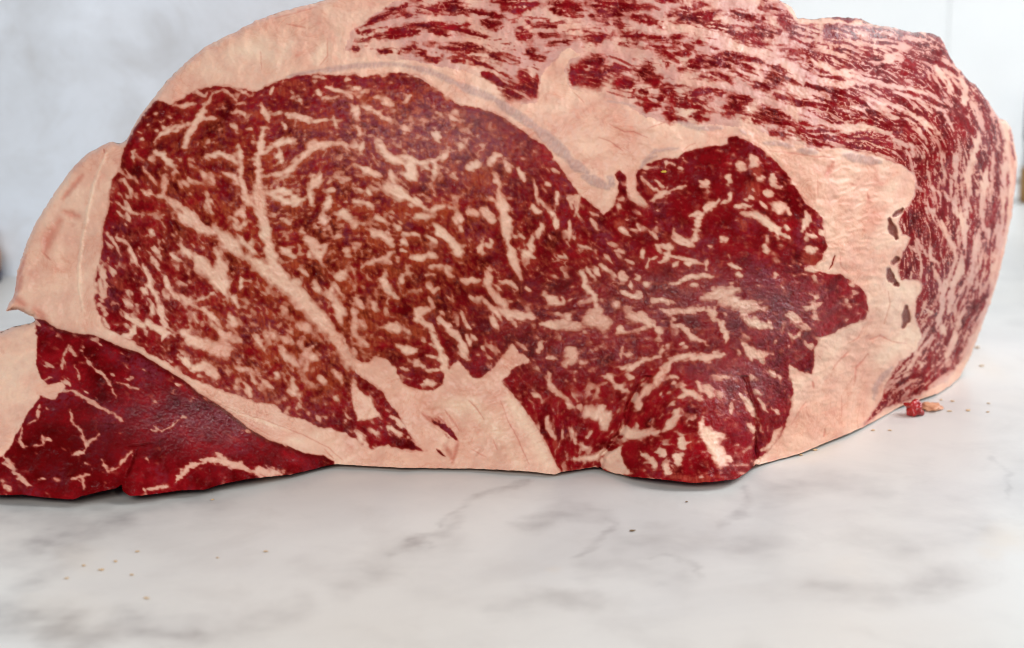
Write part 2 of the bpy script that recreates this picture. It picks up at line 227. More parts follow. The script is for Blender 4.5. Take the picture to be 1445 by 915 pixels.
# ------------------------------------------------------------------ tracing data (tile coordinates of enlarged views)
TILES = {1: (120, 80, 3.811), 2: (120, 300, 3.811), 3: (460, 0, 3.811), 4: (460, 220, 3.811), 5: (460, 440, 3.811),
         6: (800, 0, 3.811), 7: (800, 220, 3.811), 8: (800, 440, 3.661), 9: (1100, 0, 3.811), 10: (1100, 200, 3.977),
         11: (1060, 400, 3.519), 12: (200, 0, 3.811), 13: (0, 180, 3.27), 14: (300, 440, 3.811), 15: (360, 80, 4.573),
         16: (360, 260, 4.573), 17: (0, 400, 2.86), 0: (0, 0, 1.0)}
STROKE_TEXT = """
@3 m
26 170 170 230 130 300 90 360 55 440 20 500 0
30 350 80 420 75 490 80
38 430 40 540 60 650 50 760 40
38 560 50 640 30 740 10
34 700 50 800 70 900 90 960 95
38 830 90 880 130 940 130
28 860 130 910 165
30 170 225 240 205 330 180 420 150 520 135 600 140 690 155 780 175 860 200
42 300 210 400 180 500 170
30 560 160 620 180 680 180
20 640 130 700 145 790 125
14 130 262 190 262
20 180 170 250 165
32 280 275 350 275
38 400 275 470 265 530 300 570 320
22 560 325 620 310
16 530 238 590 238
12 560 212 600 210
42 620 240 700 240 800 250 860 280
28 620 260 720 265 820 280
30 860 280 930 310 1030 335
28 890 310 950 335
20 680 330 740 320
16 720 290 800 330 900 370
40 870 410 940 450 1000 490
90 1000 490 1090 480
60 1060 410 1090 450
40 1130 410 1120 520
30 850 400 900 420
10 920 380 1000 430
48 890 10 960 20 1050 20 1140 25
38 950 50 1030 60 1090 45
48 1200 10 1280 30 1372 30
28 1200 50 1280 70 1360 75
46 1010 170 1050 200 1100 210
28 1040 150 1100 190
18 1070 110 1130 150
24 1130 140 1200 130 1240 150
22 1150 200 1240 180
22 1180 240 1260 235 1330 210
18 1260 190 1340 200
46 1100 250 1130 290 1170 310
28 1090 280 1120 310
@6 m
70 100 20 200 50 320 80
70 130 0 300 30 450 40
60 330 90 420 110 510 150
30 0 40 100 60
36 0 90 70 90
34 130 90 230 120 330 140
28 480 0 600 5
56 560 80 620 60 700 40
56 590 110 660 100 760 90 820 60
46 700 120 800 140 900 160
46 830 160 900 190 1000 190 1110 195
38 950 150 1050 150 1150 180
36 900 210 1000 230 1100 240
28 1030 120 1060 100
40 640 30 760 20
22 880 60 960 90 1040 110
32 1040 40 1120 60
38 1060 130 1150 170
60 1050 -10 1150 80 1230 190 1300 250 1372 290
46 100 170 160 210 240 190
28 60 200 140 220
38 260 190 350 190 430 190
40 290 230 370 240
22 0 205 40 205
28 430 200 520 215 640 190
42 440 240 510 270 600 340
22 440 300 540 360
28 540 220 600 240 680 260
22 680 230 760 230
18 770 260 820 260
32 580 280 660 290
46 610 370 690 360 760 360
32 640 340 740 330 850 350 930 400
24 700 300 800 310 900 330 1010 370
46 820 290 880 290 960 310 1060 340
28 900 340 1000 370
28 720 410 800 400 880 430
18 760 440 850 425 900 455
22 1080 350 1180 380
38 1150 270 1230 280 1300 320 1372 370
38 1200 260 1280 300
28 1140 310 1230 320
28 1260 360 1330 400
38 970 450 1050 465 1130 480
56 1080 420 1140 450 1170 480
28 1060 400 1160 420 1240 450
48 1180 510 1260 560 1340 590
28 1110 510 1200 540
38 1290 470 1372 500
95 60 400 130 360 150 430
75 60 440 150 450 210 430
56 140 340 180 330
46 20 380 30 430
36 180 400 250 370 330 380
56 360 370 440 360 470 400
66 400 400 480 430
76 290 440 330 470
28 230 400 300 420
46 310 480 390 520
36 390 540 470 530 550 520
46 380 560 430 580 500 570
24 400 490 430 500
56 530 480 560 510 570 540
22 540 470 630 465
38 590 540 650 520 720 490 800 490 880 510
46 640 540 740 550
28 560 570 650 565 740 580
56 550 600 560 630
28 560 640 640 640
56 680 620 740 600 780 600
40 660 630 760 640
66 890 530 920 580
46 900 530 980 540
32 830 620 900 610
22 830 580 880 575
28 920 600 1000 640 1060 670
38 1000 610 1080 640 1150 660 1270 680
32 1040 580 1120 600 1200 630
38 1090 710 1140 720 1190 740
46 1270 660 1340 680
46 1290 740 1350 770
28 1250 620 1340 650
28 1240 710 1290 730
@1 F
34 640 260 630 310 590 360 550 430 540 490
14 690 200 670 240 640 260
16 640 330 700 330
18 590 350 540 365 470 385 410 420 370 460
10 700 190 740 180 790 210 820 250
10 800 170 850 190 880 200
12 600 190 640 215 660 200
14 470 265 530 262 600 255
40 380 510 440 560 490 590
34 430 600 430 680 420 740
22 300 720 380 750 440 750
44 430 750 500 800 560 850 640 915
10 215 610 250 650 300 690
12 250 510 265 560
10 310 600 350 640 380 690
12 210 660 240 720 260 770
36 965 380 945 470 930 560 930 640 940 700
70 940 650 930 730 940 820 960 900
26 820 470 840 560 840 650 860 740 890 790
44 850 760 920 810
34 980 640 1080 640 1130 580 1200 510 1270 475 1372 470
18 1090 325 1150 330 1210 350 1330 340
26 1000 490 1060 460 1130 450
26 1040 520 1060 590
20 560 660 620 680
24 650 540 720 520 790 550 840 600
40 650 750 680 840
26 800 860 840 830 860 880
24 780 360 820 390
14 790 300 850 300 870 330
20 950 260 990 330
8 318 320 322 322
8 378 304 384 308
10 398 350 404 352
10 452 330 460 332
8 340 370 344 372
10 420 380 428 382
8 378 395 386 397
12 290 410 300 415
12 296 440 310 445
16 180 790 230 830 290 850
14 170 830 210 870
18 740 620 800 650 830 690
22 670 640 700 690
22 1230 640 1210 740 1220 800
30 980 740 1060 770 1130 790 1180 760
26 1270 640 1250 700
24 1280 830 1290 900
@1 A
36 400 430 470 400 520 400
40 980 540 1000 600
60 1100 340 1170 370 1280 370 1350 360
50 650 620 690 700
40 700 760 780 840
40 900 300 950 330
40 1290 800 1330 780
@2 F
60 480 0 560 50 650 100 720 110
110 700 90 780 170 870 250
120 870 240 1000 320 1120 420 1230 540 1300 620 1372 700
70 960 0 970 100 990 200 1020 290
90 560 220 650 290 720 380 780 450
100 700 200 730 300 770 400
60 780 450 830 500
30 850 330 830 420
40 520 180 560 240
22 230 170 260 230 280 290
14 170 130 230 180
12 120 110 160 170 190 230
14 110 150 150 200
30 310 280 340 340 350 400 390 470 410 540 440 620
26 380 480 420 590
44 210 540 260 590 340 600 430 640 480 660
30 270 600 250 660 190 670
26 430 640 410 690
26 100 300 110 400 90 480 70 500
40 85 500 110 540
20 95 580 120 600
20 370 185 410 230
26 460 230 520 260
14 460 430 500 450 560 480 650 460 690 430
14 470 450 520 470 640 530
34 440 350 445 400 470 430
20 355 240 400 310
30 220 410 240 440
30 310 410 340 440
30 640 520 700 580 730 640 780 720
34 730 650 790 680 830 690
80 520 640 600 700 680 730 780 730
50 560 850 640 830 690 860 710 915
26 500 770 560 830 530 760
30 900 640 940 700 960 740
34 1050 720 1090 790 1140 830
26 1060 510 1100 560
30 1190 800 1180 870
26 970 640 1040 690
22 1130 600 1200 640
26 1160 780 1220 720
34 1100 210 1110 250
50 1170 110 1220 170 1250 250
30 1260 230 1300 190
24 1240 360 1240 430
30 1340 380 1372 440
30 1110 370 1140 400
40 790 30 830 80 870 50
24 830 130 880 180 930 230
14 580 540 610 590
@2 A
50 160 370 190 390
60 680 540 760 620
50 960 400 1000 470
40 1000 780 960 830
@15 F
30 470 200 560 230 620 260
14 430 270 540 260
48 660 310 650 400
34 650 440 680 500
24 680 320 760 350 830 390 900 430
36 960 430 970 500
60 770 530 840 620 900 670 960 680
24 900 650 1000 650 1060 680 1170 670 1210 640
92 1000 690 1010 770
56 1170 690 1150 790
46 1250 610 1200 680
46 660 710 740 740 810 780
48 880 760 900 800
90 860 840 940 900
40 520 780 570 800 600 790
30 430 750 400 800 360 880
30 50 770 150 770 240 720 320 640 400 570 470 555 560 560 620 620
24 205 370 290 390 360 400
40 510 410 520 460
34 180 430 200 470
20 960 300 1000 250
30 1250 380 1320 420
40 1170 490 1180 530
26 830 290 890 310
40 270 260 300 310
30 630 210 700 200
20 100 240 110 200
30 40 310 60 370 90 420
30 1340 550 1320 600
26 690 560 680 620
26 400 225 412 245
30 1280 760 1300 790
26 720 850 740 890
24 150 560 240 530
36 150 600 170 700
18 370 130 460 140
20 800 110 860 120
@15 A
40 780 400 880 450
40 970 500 970 560
50 1250 640 1290 760
80 700 770 800 800
80 230 430 350 440 500 430
60 980 300 1000 260 1040 230
60 1290 430 1372 470
70 1190 540 1260 560
50 1000 400 1060 430
60 860 310 930 350
50 150 220 180 230
60 200 170 320 190
60 680 260 740 280
70 40 600 90 660
@16 F
100 40 60 50 200
80 60 300 100 450 150 560 220 650 330 780 420 880
40 60 30 170 40 280 100 320 90
30 170 230 220 250
50 200 430 240 470
44 320 340 390 390 410 450 430 510
30 340 440 360 490
30 290 550 340 590
34 250 620 280 640
36 380 630 410 690
40 470 380 450 440
40 580 420 600 450
46 610 130 700 110 760 150
60 560 190 610 210
50 480 100 460 140
40 430 220 450 240
44 625 250 650 260
46 720 290 780 320 850 350 890 390
60 870 30 950 70 1050 120 1100 170
40 1010 210 1080 210 1140 200
70 1150 260 1220 330 1290 400 1340 480
40 1110 340 1180 380
40 780 220 820 240
40 900 260 930 270
24 950 320 1050 330
36 955 375 975 385
22 930 430 970 430
20 690 540 750 500 800 490 850 480 870 440 910 440
16 620 530 640 590
30 850 490 880 520
60 530 600 590 570
60 500 650 490 720 540 780
90 510 740 550 820 560 915
40 620 780 660 860
56 830 570 830 650 870 700 920 730
24 860 740 850 770
24 950 590 940 640
34 1000 480 1060 480 1120 460 1170 470
24 1110 550 1160 520 1210 530
14 1100 590 1160 580
20 1230 530 1240 580 1280 600
22 1100 650 1150 690 1180 670
14 1120 730 1150 800 1130 770
40 1130 810 1050 820 1040 900
40 1200 830 1190 900
40 750 740 780 820
30 650 740 690 800
40 1300 200 1290 230
26 1170 160 1220 150
20 1325 280 1335 300
12 1330 830 1372 900
30 1340 630 1372 630
@16 A
60 240 480 270 520
60 480 440 500 420
40 615 430 625 460
60 640 150 700 160
60 495 130 510 150
60 660 270 690 280
60 740 350 800 380
80 870 160 960 160 1060 180
60 945 195 960 215
100 540 640 600 650
60 655 840 670 860
70 875 550 890 580
40 1030 510 1150 490
60 765 830 775 850
60 1230 170 1260 140
@4 F
50 920 0 880 40
40 910 100 930 170
70 930 180 950 280 970 380 980 470
60 980 460 1010 560 1050 660
60 1040 500 1090 540 1120 550
50 1100 520 1110 440
34 1130 440 1160 380
30 960 20 990 90
24 1030 70 1070 130
14 1120 130 1130 210 1140 260
40 1110 280 1140 300
56 780 60 800 50
40 700 320 720 340
40 770 300 810 310
56 850 300 890 340
20 560 300 640 270
30 1200 300 1240 330
30 1240 330 1235 400
20 1310 340 1310 460
20 1280 410 1320 420
14 1372 210 1340 320
22 1240 190 1240 250
20 1185 150 1200 160
20 1210 70 1250 90
16 1300 230 1360 210
26 840 450 820 520
16 885 450 895 470
20 730 670 830 670
50 870 640 870 690
44 870 700 910 760 960 800 970 840
60 930 830 1010 860 1090 870
30 1000 880 1020 915
20 930 670 1000 690 1030 720
12 900 690 950 730
26 850 780 910 830 940 880
50 1170 750 1240 790 1280 800
20 1270 760 1280 800
16 1250 540 1300 550
12 1195 420 1212 455
16 1075 715 1090 725
14 860 600 900 620
@4 A
80 790 105 800 120
70 845 120 855 140
80 610 280 630 300
30 20 480 10 540
@5 F
80 0 80 60 150 120 260 180 310
40 500 20 500 50 570 90
50 560 80 590 160 620 220 650 320 680 360
30 610 40 650 80 700 130 740 180
40 720 190 770 260
60 740 180 740 250
20 760 130 770 180
12 730 0 740 50 780 90
56 300 80 380 90 440 110
56 380 180 440 210 490 210
34 160 130 230 180
20 150 200 160 240
18 540 240 600 240
18 540 310 600 320
14 470 290 540 300
28 530 380 590 390
16 400 300 450 320
46 180 50 220 100
50 60 0 90 60
40 950 0 1010 20 1060 20
50 1150 70 1250 70 1372 70
40 1090 20 1110 25
40 1140 210 1160 160
30 1290 240 1330 200
20 1190 250 1240 250
30 1200 330 1200 390 1250 440 1300 480
20 1290 490 1340 520
24 1190 560 1190 620 1230 680
20 1100 440 1150 460
26 890 20 900 60 930 100
@5 A
30 330 110 430 130
60 480 110 520 120
60 200 40 240 80
30 1235 710 1245 730
@5 M
30 600 100 640 180 690 240
30 710 240 770 310
@2 M
60 670 200 680 240 685 290
76 760 220 800 260 830 290
30 820 290 815 380 790 440
36 860 340 900 350
@14 F
60 0 200 60 220
80 40 100 90 200
40 105 50 115 70
30 230 130 270 200
40 390 220 430 290
40 360 130 430 170
50 500 230 550 250
40 430 370 440 440
30 400 430 460 450
40 575 365 590 380
40 640 440 670 480
30 335 335 345 350
30 210 340 230 380
40 170 390 210 450
20 270 370 320 410
24 650 320 700 380
40 770 30 760 130
30 650 640 720 700
50 770 640 830 720
30 940 620 1040 680
26 960 560 1040 620
@14 PF
0 750 370 790 420 850 470 880 530 910 560 840 580 780 590 755 500 750 440
@14 A
60 295 250 310 270
60 435 90 445 110
80 500 300 500 330
60 615 380 625 400
60 1100 530 1180 590
@14 M
50 1190 585 1250 620 1310 680
@14 C
12 1205 740 1250 780
@6 F
28 520 150 640 160 760 180 860 220 940 260 1060 300 1150 330 1260 420 1372 460
36 490 380 600 430 720 450 850 460 960 490 1060 530 1150 570 1240 630 1372 680
28 330 130 430 150 520 180 600 170
24 700 200 800 240 900 260 1000 290
50 1200 470 1260 500 1300 520
70 820 30 900 20 980 10
60 530 120 560 160 600 165
30 640 140 760 180 860 210 900 240
@9 F
32 0 310 80 360 180 420 300 450 400 450
28 0 540 100 590 200 640 320 690 420 680 520 690 600 720
24 120 300 220 350 320 400 420 420 560 460 700 480 800 500
18 420 490 520 550 640 580 760 640 860 720
16 640 500 760 540 880 600 940 700
@3 F
20 180 160 300 130 420 115 560 100 700 105 820 115
24 250 260 400 225 560 205 640 215 760 215 880 230 1000 270
24 960 110 1000 160 1000 220 1080 260
@10 F
14 1200 60 1195 200 1180 330
12 900 60 920 160 960 250
14 1010 620 960 740 930 830
12 1150 560 1130 660 1090 760 1050 860
@7 F
60 330 150 350 210 430 270
14 400 110 450 170 500 190
30 450 240 500 220 540 180
14 530 60 540 30
16 540 30 580 50
14 480 130 520 170
40 730 150 755 155
14 560 190 640 160
44 820 240 770 270 730 310
36 730 310 700 350 710 400
60 700 400 690 450 660 470
50 660 460 600 450 570 400
20 660 320 720 310
16 870 240 830 260
20 880 200 870 250
34 868 120 872 140
50 935 50 945 70
60 1000 20 1005 40
36 1110 100 1110 150 1150 170
40 1035 120 1045 125
40 1075 200 1090 205
76 1130 270 1150 285
24 1185 290 1195 310
24 900 270 990 270
50 950 310 1030 320 1090 370 1140 410 1140 450
30 1140 410 1200 440
20 1175 380 1185 400
40 1290 300 1290 360 1270 400
30 1290 420 1340 440
50 1300 510 1330 510
50 1290 610 1360 610
30 830 445 850 455
30 1065 490 1075 510
22 500 480 550 500 540 550 490 580
40 545 485 555 495
24 560 540 640 560 730 580
24 650 560 660 600
18 750 560 750 610
16 600 570 570 600
14 440 550 430 610
12 490 540 450 560
26 590 680 680 650 790 650
14 550 690 620 680
86 730 770 830 740 920 720
96 840 770 900 790
80 900 790 1000 810 1070 820
50 800 820 780 880
36 500 830 620 840 730 820
26 490 770 570 790
40 940 810 960 880
20 870 580 930 610
16 940 640 900 640
16 130 340 170 400
20 280 390 340 430
16 250 510 310 520
20 10 410 10 450
16 60 480 130 500
20 200 530 230 560
16 410 500 410 560
30 80 620 100 690 140 740 160 800
60 150 790 190 880
86 120 890 140 890
24 180 590 240 630
50 295 640 305 660
30 300 730 350 760 400 760
60 340 860 400 880
50 265 795 275 805
14 100 600 150 660
20 340 680 350 720
16 320 560 360 580
14 380 370 400 400
16 440 400 490 450
14 70 200 40 280
40 1290 820 1360 800
50 1200 860 1240 890
@7 A
40 435 175 445 185
60 1000 40 1020 80
80 1000 180 1000 200
40 945 360 955 380
80 1310 535 1315 545
60 620 710 690 690
50 280 365 300 375
@8 F
100 130 30 190 60
60 0 90 80 80
70 20 200 30 250
40 0 25 10 35
40 330 0 400 50 450 70
60 380 20 420 60
30 250 290 330 290 400 250 480 230
20 480 230 495 180
14 290 180 280 240
24 300 220 340 220
40 210 320 240 370
24 240 380 320 410
34 310 340 350 350
40 530 250 640 230 740 240 810 220
50 530 260 480 330 450 390
70 440 380 380 440
50 360 440 370 490
24 540 60 600 80 640 130 720 160
30 780 40 820 110 820 160
40 740 0 760 40
60 900 20 960 60 1050 80
60 910 170 960 220 1050 220
30 990 230 1020 270
30 1170 140 1200 110
50 1190 70 1250 90
60 1130 20 1200 60
40 1050 310 1100 340
20 970 410 1000 430
12 990 450 1040 520
16 1060 500 1100 530
60 590 390 620 420 580 450
30 560 460 520 490
40 610 410 690 440
50 580 500 560 560 500 610
70 300 620 370 640
60 360 640 450 620
40 480 610 420 640
30 670 360 690 400
46 720 390 740 430
26 530 330 570 340
50 700 550 690 620
86 720 630 760 700
86 770 720 800 770
50 750 650 800 640
36 835 755 845 765
40 510 800 520 830
40 440 770 450 800
40 380 720 430 770
40 485 725 495 735
40 560 740 580 780
40 590 660 600 700
30 850 460 850 520
30 900 430 940 480 970 530
20 945 335 955 345
30 940 580 970 620
30 1100 600 1060 680 1010 720
86 110 520 160 530 200 540
50 175 495 185 505
56 185 550 195 570
30 65 485 75 495
36 40 760 140 760 200 720
20 20 600 40 680
@8 A
60 465 345 475 355
60 230 750 270 790
40 640 640 640 700
30 500 840 650 870 780 850
@8 PF
0 172 770 210 725 285 695 275 740 300 790 330 845 240 835 180 805
@8 C
10 975 620 975 740
@10 F
26 990 50 990 150 985 250
34 985 300 990 380 1030 440 1040 520 1040 600
44 1030 600 1020 700 980 800 940 915
50 1080 70 1060 200 1050 290
40 1050 290 1050 400 1040 430
36 1160 150 1150 280 1140 370 1140 450
26 1120 490 1100 580 1090 680 1070 760 1010 860
36 1270 60 1260 250 1250 400
40 1250 420 1240 560 1210 680 1180 850
24 1140 460 1170 520 1190 560
40 830 350 870 420
28 910 450 940 530 980 600 1000 660
14 850 600 850 660 900 700
20 860 700 890 770 910 850 920 915
14 770 240 810 290
12 830 160 850 250 900 290
16 930 290 960 340
12 770 540 800 600 830 640
12 730 590 770 620
@10 F
60 1285 0 1310 80 1325 170
@9 F
50 1130 560 1190 640 1230 760 1250 915
30 960 380 990 470 1000 560
36 840 360 890 420 940 480
20 330 380 430 390
40 60 460 130 500 180 530
30 280 720 380 700 450 690 540 700
24 600 730 640 770 710 790 720 850
36 1040 880 1060 760 1080 700
26 560 300 640 290
60 580 310 600 320
30 180 430 300 460 380 460
30 0 310 60 350 160 400
26 380 570 460 590 
24 480 560 560 610 640 640
@9 A
60 320 180 430 195 500 200
80 560 200 720 220
60 850 250 880 300
70 200 130 330 120 420 140
40 960 400 1000 420
@11 F
30 960 0 950 100 930 190 920 230
40 930 200 960 250
26 1010 20 980 150
24 1060 120 1020 220 1010 300 960 390 940 420
14 860 130 910 150
20 910 250 840 330 800 400 780 430
20 830 390 850 410
40 1190 60 1140 200 1090 300 1050 390 1000 460 900 540 800 580
24 770 600 830 560
@11 A
30 680 570 700 540
30 640 660 690 620
@17 F
12 275 250 250 320 250 345
14 275 255 310 290
30 255 380 280 410
12 340 290 370 335 410 360 440 400 470 455
16 260 430 310 440 370 480 450 525
10 450 515 495 560
10 285 510 290 560 330 600 345 650
16 350 640 340 680
14 290 690 340 680
10 340 660 400 610
12 160 490 150 550
8 150 550 110 570
12 170 610 175 650
8 130 655 170 650
10 80 630 95 660
10 90 580 85 640
14 180 330 220 340
12 205 380 180 390
24 15 700 60 760 120 820
26 20 730 50 750
12 410 710 440 760 480 740
10 480 730 530 680
8 330 780 340 830
10 290 790 360 770
30 710 800 760 740 830 720
46 820 715 880 710 940 730 1010 750
70 1010 755 1080 765 1140 770
22 600 830 680 820
10 650 595 690 580 720 550
8 620 575 650 595
12 590 700 600 720
30 20 820 40 830
6 300 330 320 385
6 470 400 560 430
@17 C
6 510 660 560 655 620 645
7 555 665 530 740 508 785
@13 C
3 480 100 482 118
@3 S
22 0 385 100 365 180 350 300 345 400 350 480 365
30 460 360 560 385 640 420 720 460
40 700 452 790 490 850 510 920 540
46 900 530 980 590 1060 640 1150 700
64 1130 690 1230 780 1320 860
@12 S
12 780 415 860 395 960 380
20 950 380 1100 362 1372 345
@7 S
60 0 20 60 60 110 90
56 90 110 160 140 220 170
36 235 120 240 150
22 400 60 430 20 480 0
@6 S
24 600 655 700 690 830 690
18 930 700 960 720
24 1060 770 1150 775 1220 790
36 1250 810 1330 820
8 220 545 300 555 370 575
14 430 850 480 810 600 800
@9 S
44 345 835 430 855 540 870
30 110 805 200 820
@11 S
30 700 420 650 470 620 510 610 570
@10 B
46 618 440 635 500 655 540
26 690 380 640 420
52 612 720 625 770 650 790
30 640 680 660 660
@11 B
44 770 120 770 180 755 215
20 715 5 725 5
@10 C
10 310 640 295 690 275 722
6 640 800 665 790
@10 R
8 495 290 500 330
3 215 220 215 310
18 390 235 425 245
30 260 190 300 120
4 340 620 345 700 390 740
@11 R
6 405 430 430 390 480 340
8 515 490 520 420 580 350
6 590 280 640 260 700 290 770 300
4 560 215 530 270 480 300
10 305 490 310 520
10 365 730 360 760
4 450 560 450 660
4 270 590 250 620 200 700
4 330 350 350 380
4 660 200 690 100 680 40
@5 R
6 640 530 690 600 720 640
4 940 480 980 590 1030 680 1090 820
6 770 480 810 520 850 580
3 780 740 860 780
3 900 690 920 740
14 590 580 640 640
30 640 720 680 790
20 710 690 680 810
4 1140 600 1200 730 1240 820
10 1190 640 1210 730
@14 R
4 0 480 140 540 300 590 480 660 620 730 700 800
3 130 565 300 660
20 1130 550 1200 600
3 600 740 650 790
@12 R
4 1000 210 1000 300 960 350
5 780 130 880 150
3 640 280 645 370
3 720 100 860 60 940 40
@6 R
5 230 670 310 710 360 710 430 740
4 170 740 230 760 300 810
3 40 500 90 550
4 440 690 540 655
3 1080 810 1230 830 1372 850
3 620 815 660 780 690 770
@9 R
3 0 815 180 840 300 850
@13 R
22 380 220 340 270 290 330
34 300 390 360 410
44 275 430 235 490 205 570
14 120 590 80 700 60 800
10 190 570 230 610
40 60 780 110 820
34 220 900 160 840
26 100 690 80 760
@13 F
20 470 640 465 740 480 800
@13 Y
14 490 120 430 270 405 390 380 520 365 650 365 740 385 850
@14 Y
18 50 500 180 560 300 600 420 640
40 420 690 480 700
@5 Y
80 600 500 800 520 900 650
90 880 600 980 720 1020 800
50 980 470 1100 640 1200 820
@12 Y
120 480 280 640 240 700 330
60 740 330 800 240
60 940 320 980 260
@11 Y
90 640 360 720 310
90 790 250 830 280
120 620 20 700 200
@10 Y
110 600 700 660 820 760 840
80 480 880 560 915
80 640 250 560 330
@10 R
20 1322 150 1332 300
12 1312 330 1295 520
8 1238 640 1205 800
@9 R
20 1235 760 1255 900
10 1140 560 1200 640
26 560 200 660 230
20 380 190 460 210
@9 M
30 270 95 420 105 470 130
24 720 178 830 190 870 230
14 890 270 930 340
14 1010 430 1120 520
10 1130 540 1200 640
10 1240 700 1262 860
@6 F
26 12 300 -8 380 0 470 40 515
34 60 285 150 268 260 282 340 298 450 300 515 350 535 420
"""


def parse(txt):
    out = []; T = TILES[0]; kind = 'F'
    for ln in txt.strip().splitlines():
        if ln[0] == '@':
            a, kind = ln[1:].split(); T = TILES[int(a)]; continue
        v = [float(q) for q in ln.split()]
        pts = np.array(v[1:]).reshape(-1, 2)
        out.append((kind, v[0]/T[2], pts/T[2] + np.array(T[:2])))
    return out
STROKES = parse(STROKE_TEXT)

OUTLINE = [(-44, 694), (-44, 474), (-20, 472), (0, 470), (20, 461), (40, 457), (50, 455), (47, 447), (38, 443), (30, 440), (24, 436), (18, 437), (8, 441), (13, 427), (20, 418), (22, 405), (24, 385),
    (35, 350), (50, 315), (75, 275), (100, 240), (112, 229), (116, 222), (140, 208), (157, 200), (167, 204), (178, 200), (188, 180), (200, 160), (215, 141), (235, 115), (260, 90), (290, 66),
    (322, 50), (329, 47), (360, 30), (400, 16), (440, 6), (462, -1), (500, -20), (600, -50), (750, -66), (900, -58), (1000, -38), (1080, -12), (1100, 1), (1115, 9), (1121, 16), (1123, 26),
    (1135, 27), (1150, 28), (1165, 26), (1180, 24), (1200, 25), (1215, 27), (1230, 35), (1260, 39), (1285, 46), (1300, 45), (1315, 47), (1328, 54), (1333, 64), (1340, 80), (1350, 95), (1365, 111), (1380, 124),
    (1395, 145), (1410, 168), (1421, 172), (1428, 183), (1431, 205), (1436, 228), (1434, 250), (1431, 275), (1428, 305), (1420, 342), (1410, 387), (1398, 427), (1385, 462), (1370, 502),
    (1356, 530), (1340, 545), (1325, 555), (1300, 563), (1270, 574), (1240, 591), (1220, 602), (1190, 615), (1160, 627), (1130, 640), (1090, 651), (1066, 657), (1052, 668), (1040, 676), (1008, 680),
    (978, 682), (937, 677), (890, 673), (855, 665), (842, 659), (815, 663), (793, 666), (783, 670), (740, 665), (680, 662), (620, 661), (560, 660), (520, 658), (490, 656), (474, 655), (462, 657),
    (440, 663), (410, 670), (370, 674), (345, 677), (310, 684), (290, 691), (255, 692), (205, 699), (182, 700), (172, 692), (173, 682), (170, 684), (165, 689), (150, 692), (112, 701), (106, 705), (60, 702), (30, 698), (0, 699)]
EYE = [(183, 192), (190, 180), (205, 158), (220, 142), (228, 142), (240, 148), (258, 138), (275, 128), (300, 121), (325, 122), (345, 126), (358, 131), (372, 125), (390, 115), (415, 107), (444, 105), (470, 107),
    (500, 105), (512, 109), (539, 104), (565, 102), (591, 108), (612, 123), (633, 137), (649, 150), (668, 152), (688, 156), (709, 165), (733, 181), (749, 194), (772, 208), (791, 236), (801, 250),
    (816, 272), (839, 291), (852, 303), (866, 291), (872, 272), (873, 257), (866, 246), (874, 240), (882, 246), (886, 266), (905, 284), (913, 293), (905, 280), (898, 270), (897, 246), (905, 236), (929, 226),
    (955, 222), (968, 214), (999, 207), (1028, 204), (1027, 194), (1041, 193), (1062, 202), (1086, 220), (1110, 244), (1125, 267), (1138, 288), (1154, 300), (1162, 313), (1163, 336), (1167, 348),
    (1160, 366), (1152, 374), (1146, 380), (1168, 386), (1188, 387), (1200, 396), (1218, 408), (1223, 417), (1226, 437), (1222, 451), (1202, 458), (1179, 468), (1154, 481), (1148, 494), (1151, 511),
    (1145, 528), (1125, 522), (1115, 514), (1114, 528), (1120, 553), (1115, 585), (1103, 613), (1086, 636), (1064, 652), (1066, 690), (840, 690), (842, 657), (822, 664), (793, 668), (786, 656), (775, 634), (762, 608), (743, 582), (722, 555), (709, 540), (722, 521),
    (738, 513), (746, 512), (748, 507), (733, 498), (722, 485), (712, 500), (696, 519), (680, 534), (667, 534), (660, 520), (648, 508), (640, 515), (628, 527), (625, 542), (612, 551), (591, 551), (570, 542),
    (561, 529), (560, 521), (547, 508), (531, 502), (520, 511), (507, 511), (497, 503), (486, 479), (480, 470), (490, 495), (502, 527), (536, 550), (557, 576), (575, 608), (583, 624), (599, 637), (562, 634),
    (547, 629), (523, 634), (489, 613), (468, 605), (452, 603), (426, 592), (405, 587), (387, 571), (366, 569), (334, 558), (300, 546), (270, 535), (256, 526), (233, 510), (207, 497), (188, 482), (167, 473),
    (146, 460), (136, 436), (133, 415), (136, 385), (144, 352), (145, 316), (154, 295), (154, 269), (159, 253), (170, 237), (171, 224), (176, 209)]
CAPR = [(1055, -80), (1100, 0), (1125, 35), (1160, 33), (1230, 38), (1300, 47), (1335, 66), (1352, 94), (1384, 127), (1405, 160), (1419, 200), (1425, 260), (1419, 320), (1406, 382), (1391, 442), (1368, 494), (1336, 536), (1290, 562),
    (1250, 575), (1219, 600), (1230, 586), (1245, 562), (1250, 543), (1259, 528), (1270, 511), (1293, 497), (1302, 477), (1292, 448), (1293, 423), (1302, 403), (1298, 396), (1271, 396), (1268, 376), (1276, 353),
    (1286, 336), (1273, 331), (1268, 313), (1276, 298), (1291, 278), (1294, 258), (1289, 243), (1273, 233), (1255, 226), (1230, 217), (1184, 208), (1150, 207), (1125, 190), (1132, 140), (1140, 90)]
CAPL = [(491, 68), (499, 48), (526, 27), (552, 11), (575, -2), (640, -80), (1060, -80), (1105, 20), (1150, 90), (1150, 207), (1121, 200), (1083, 186), (1062, 175), (1018, 174), (942, 170), (910, 160), (880, 140),
        (835, 130), (808, 122), (800, 100), (806, 88), (830, 78), (800, 62), (778, 84), (760, 105), (754, 142), (735, 143), (712, 131), (696, 112), (660, 98), (617, 89), (578, 81), (539, 80), (505, 66)]
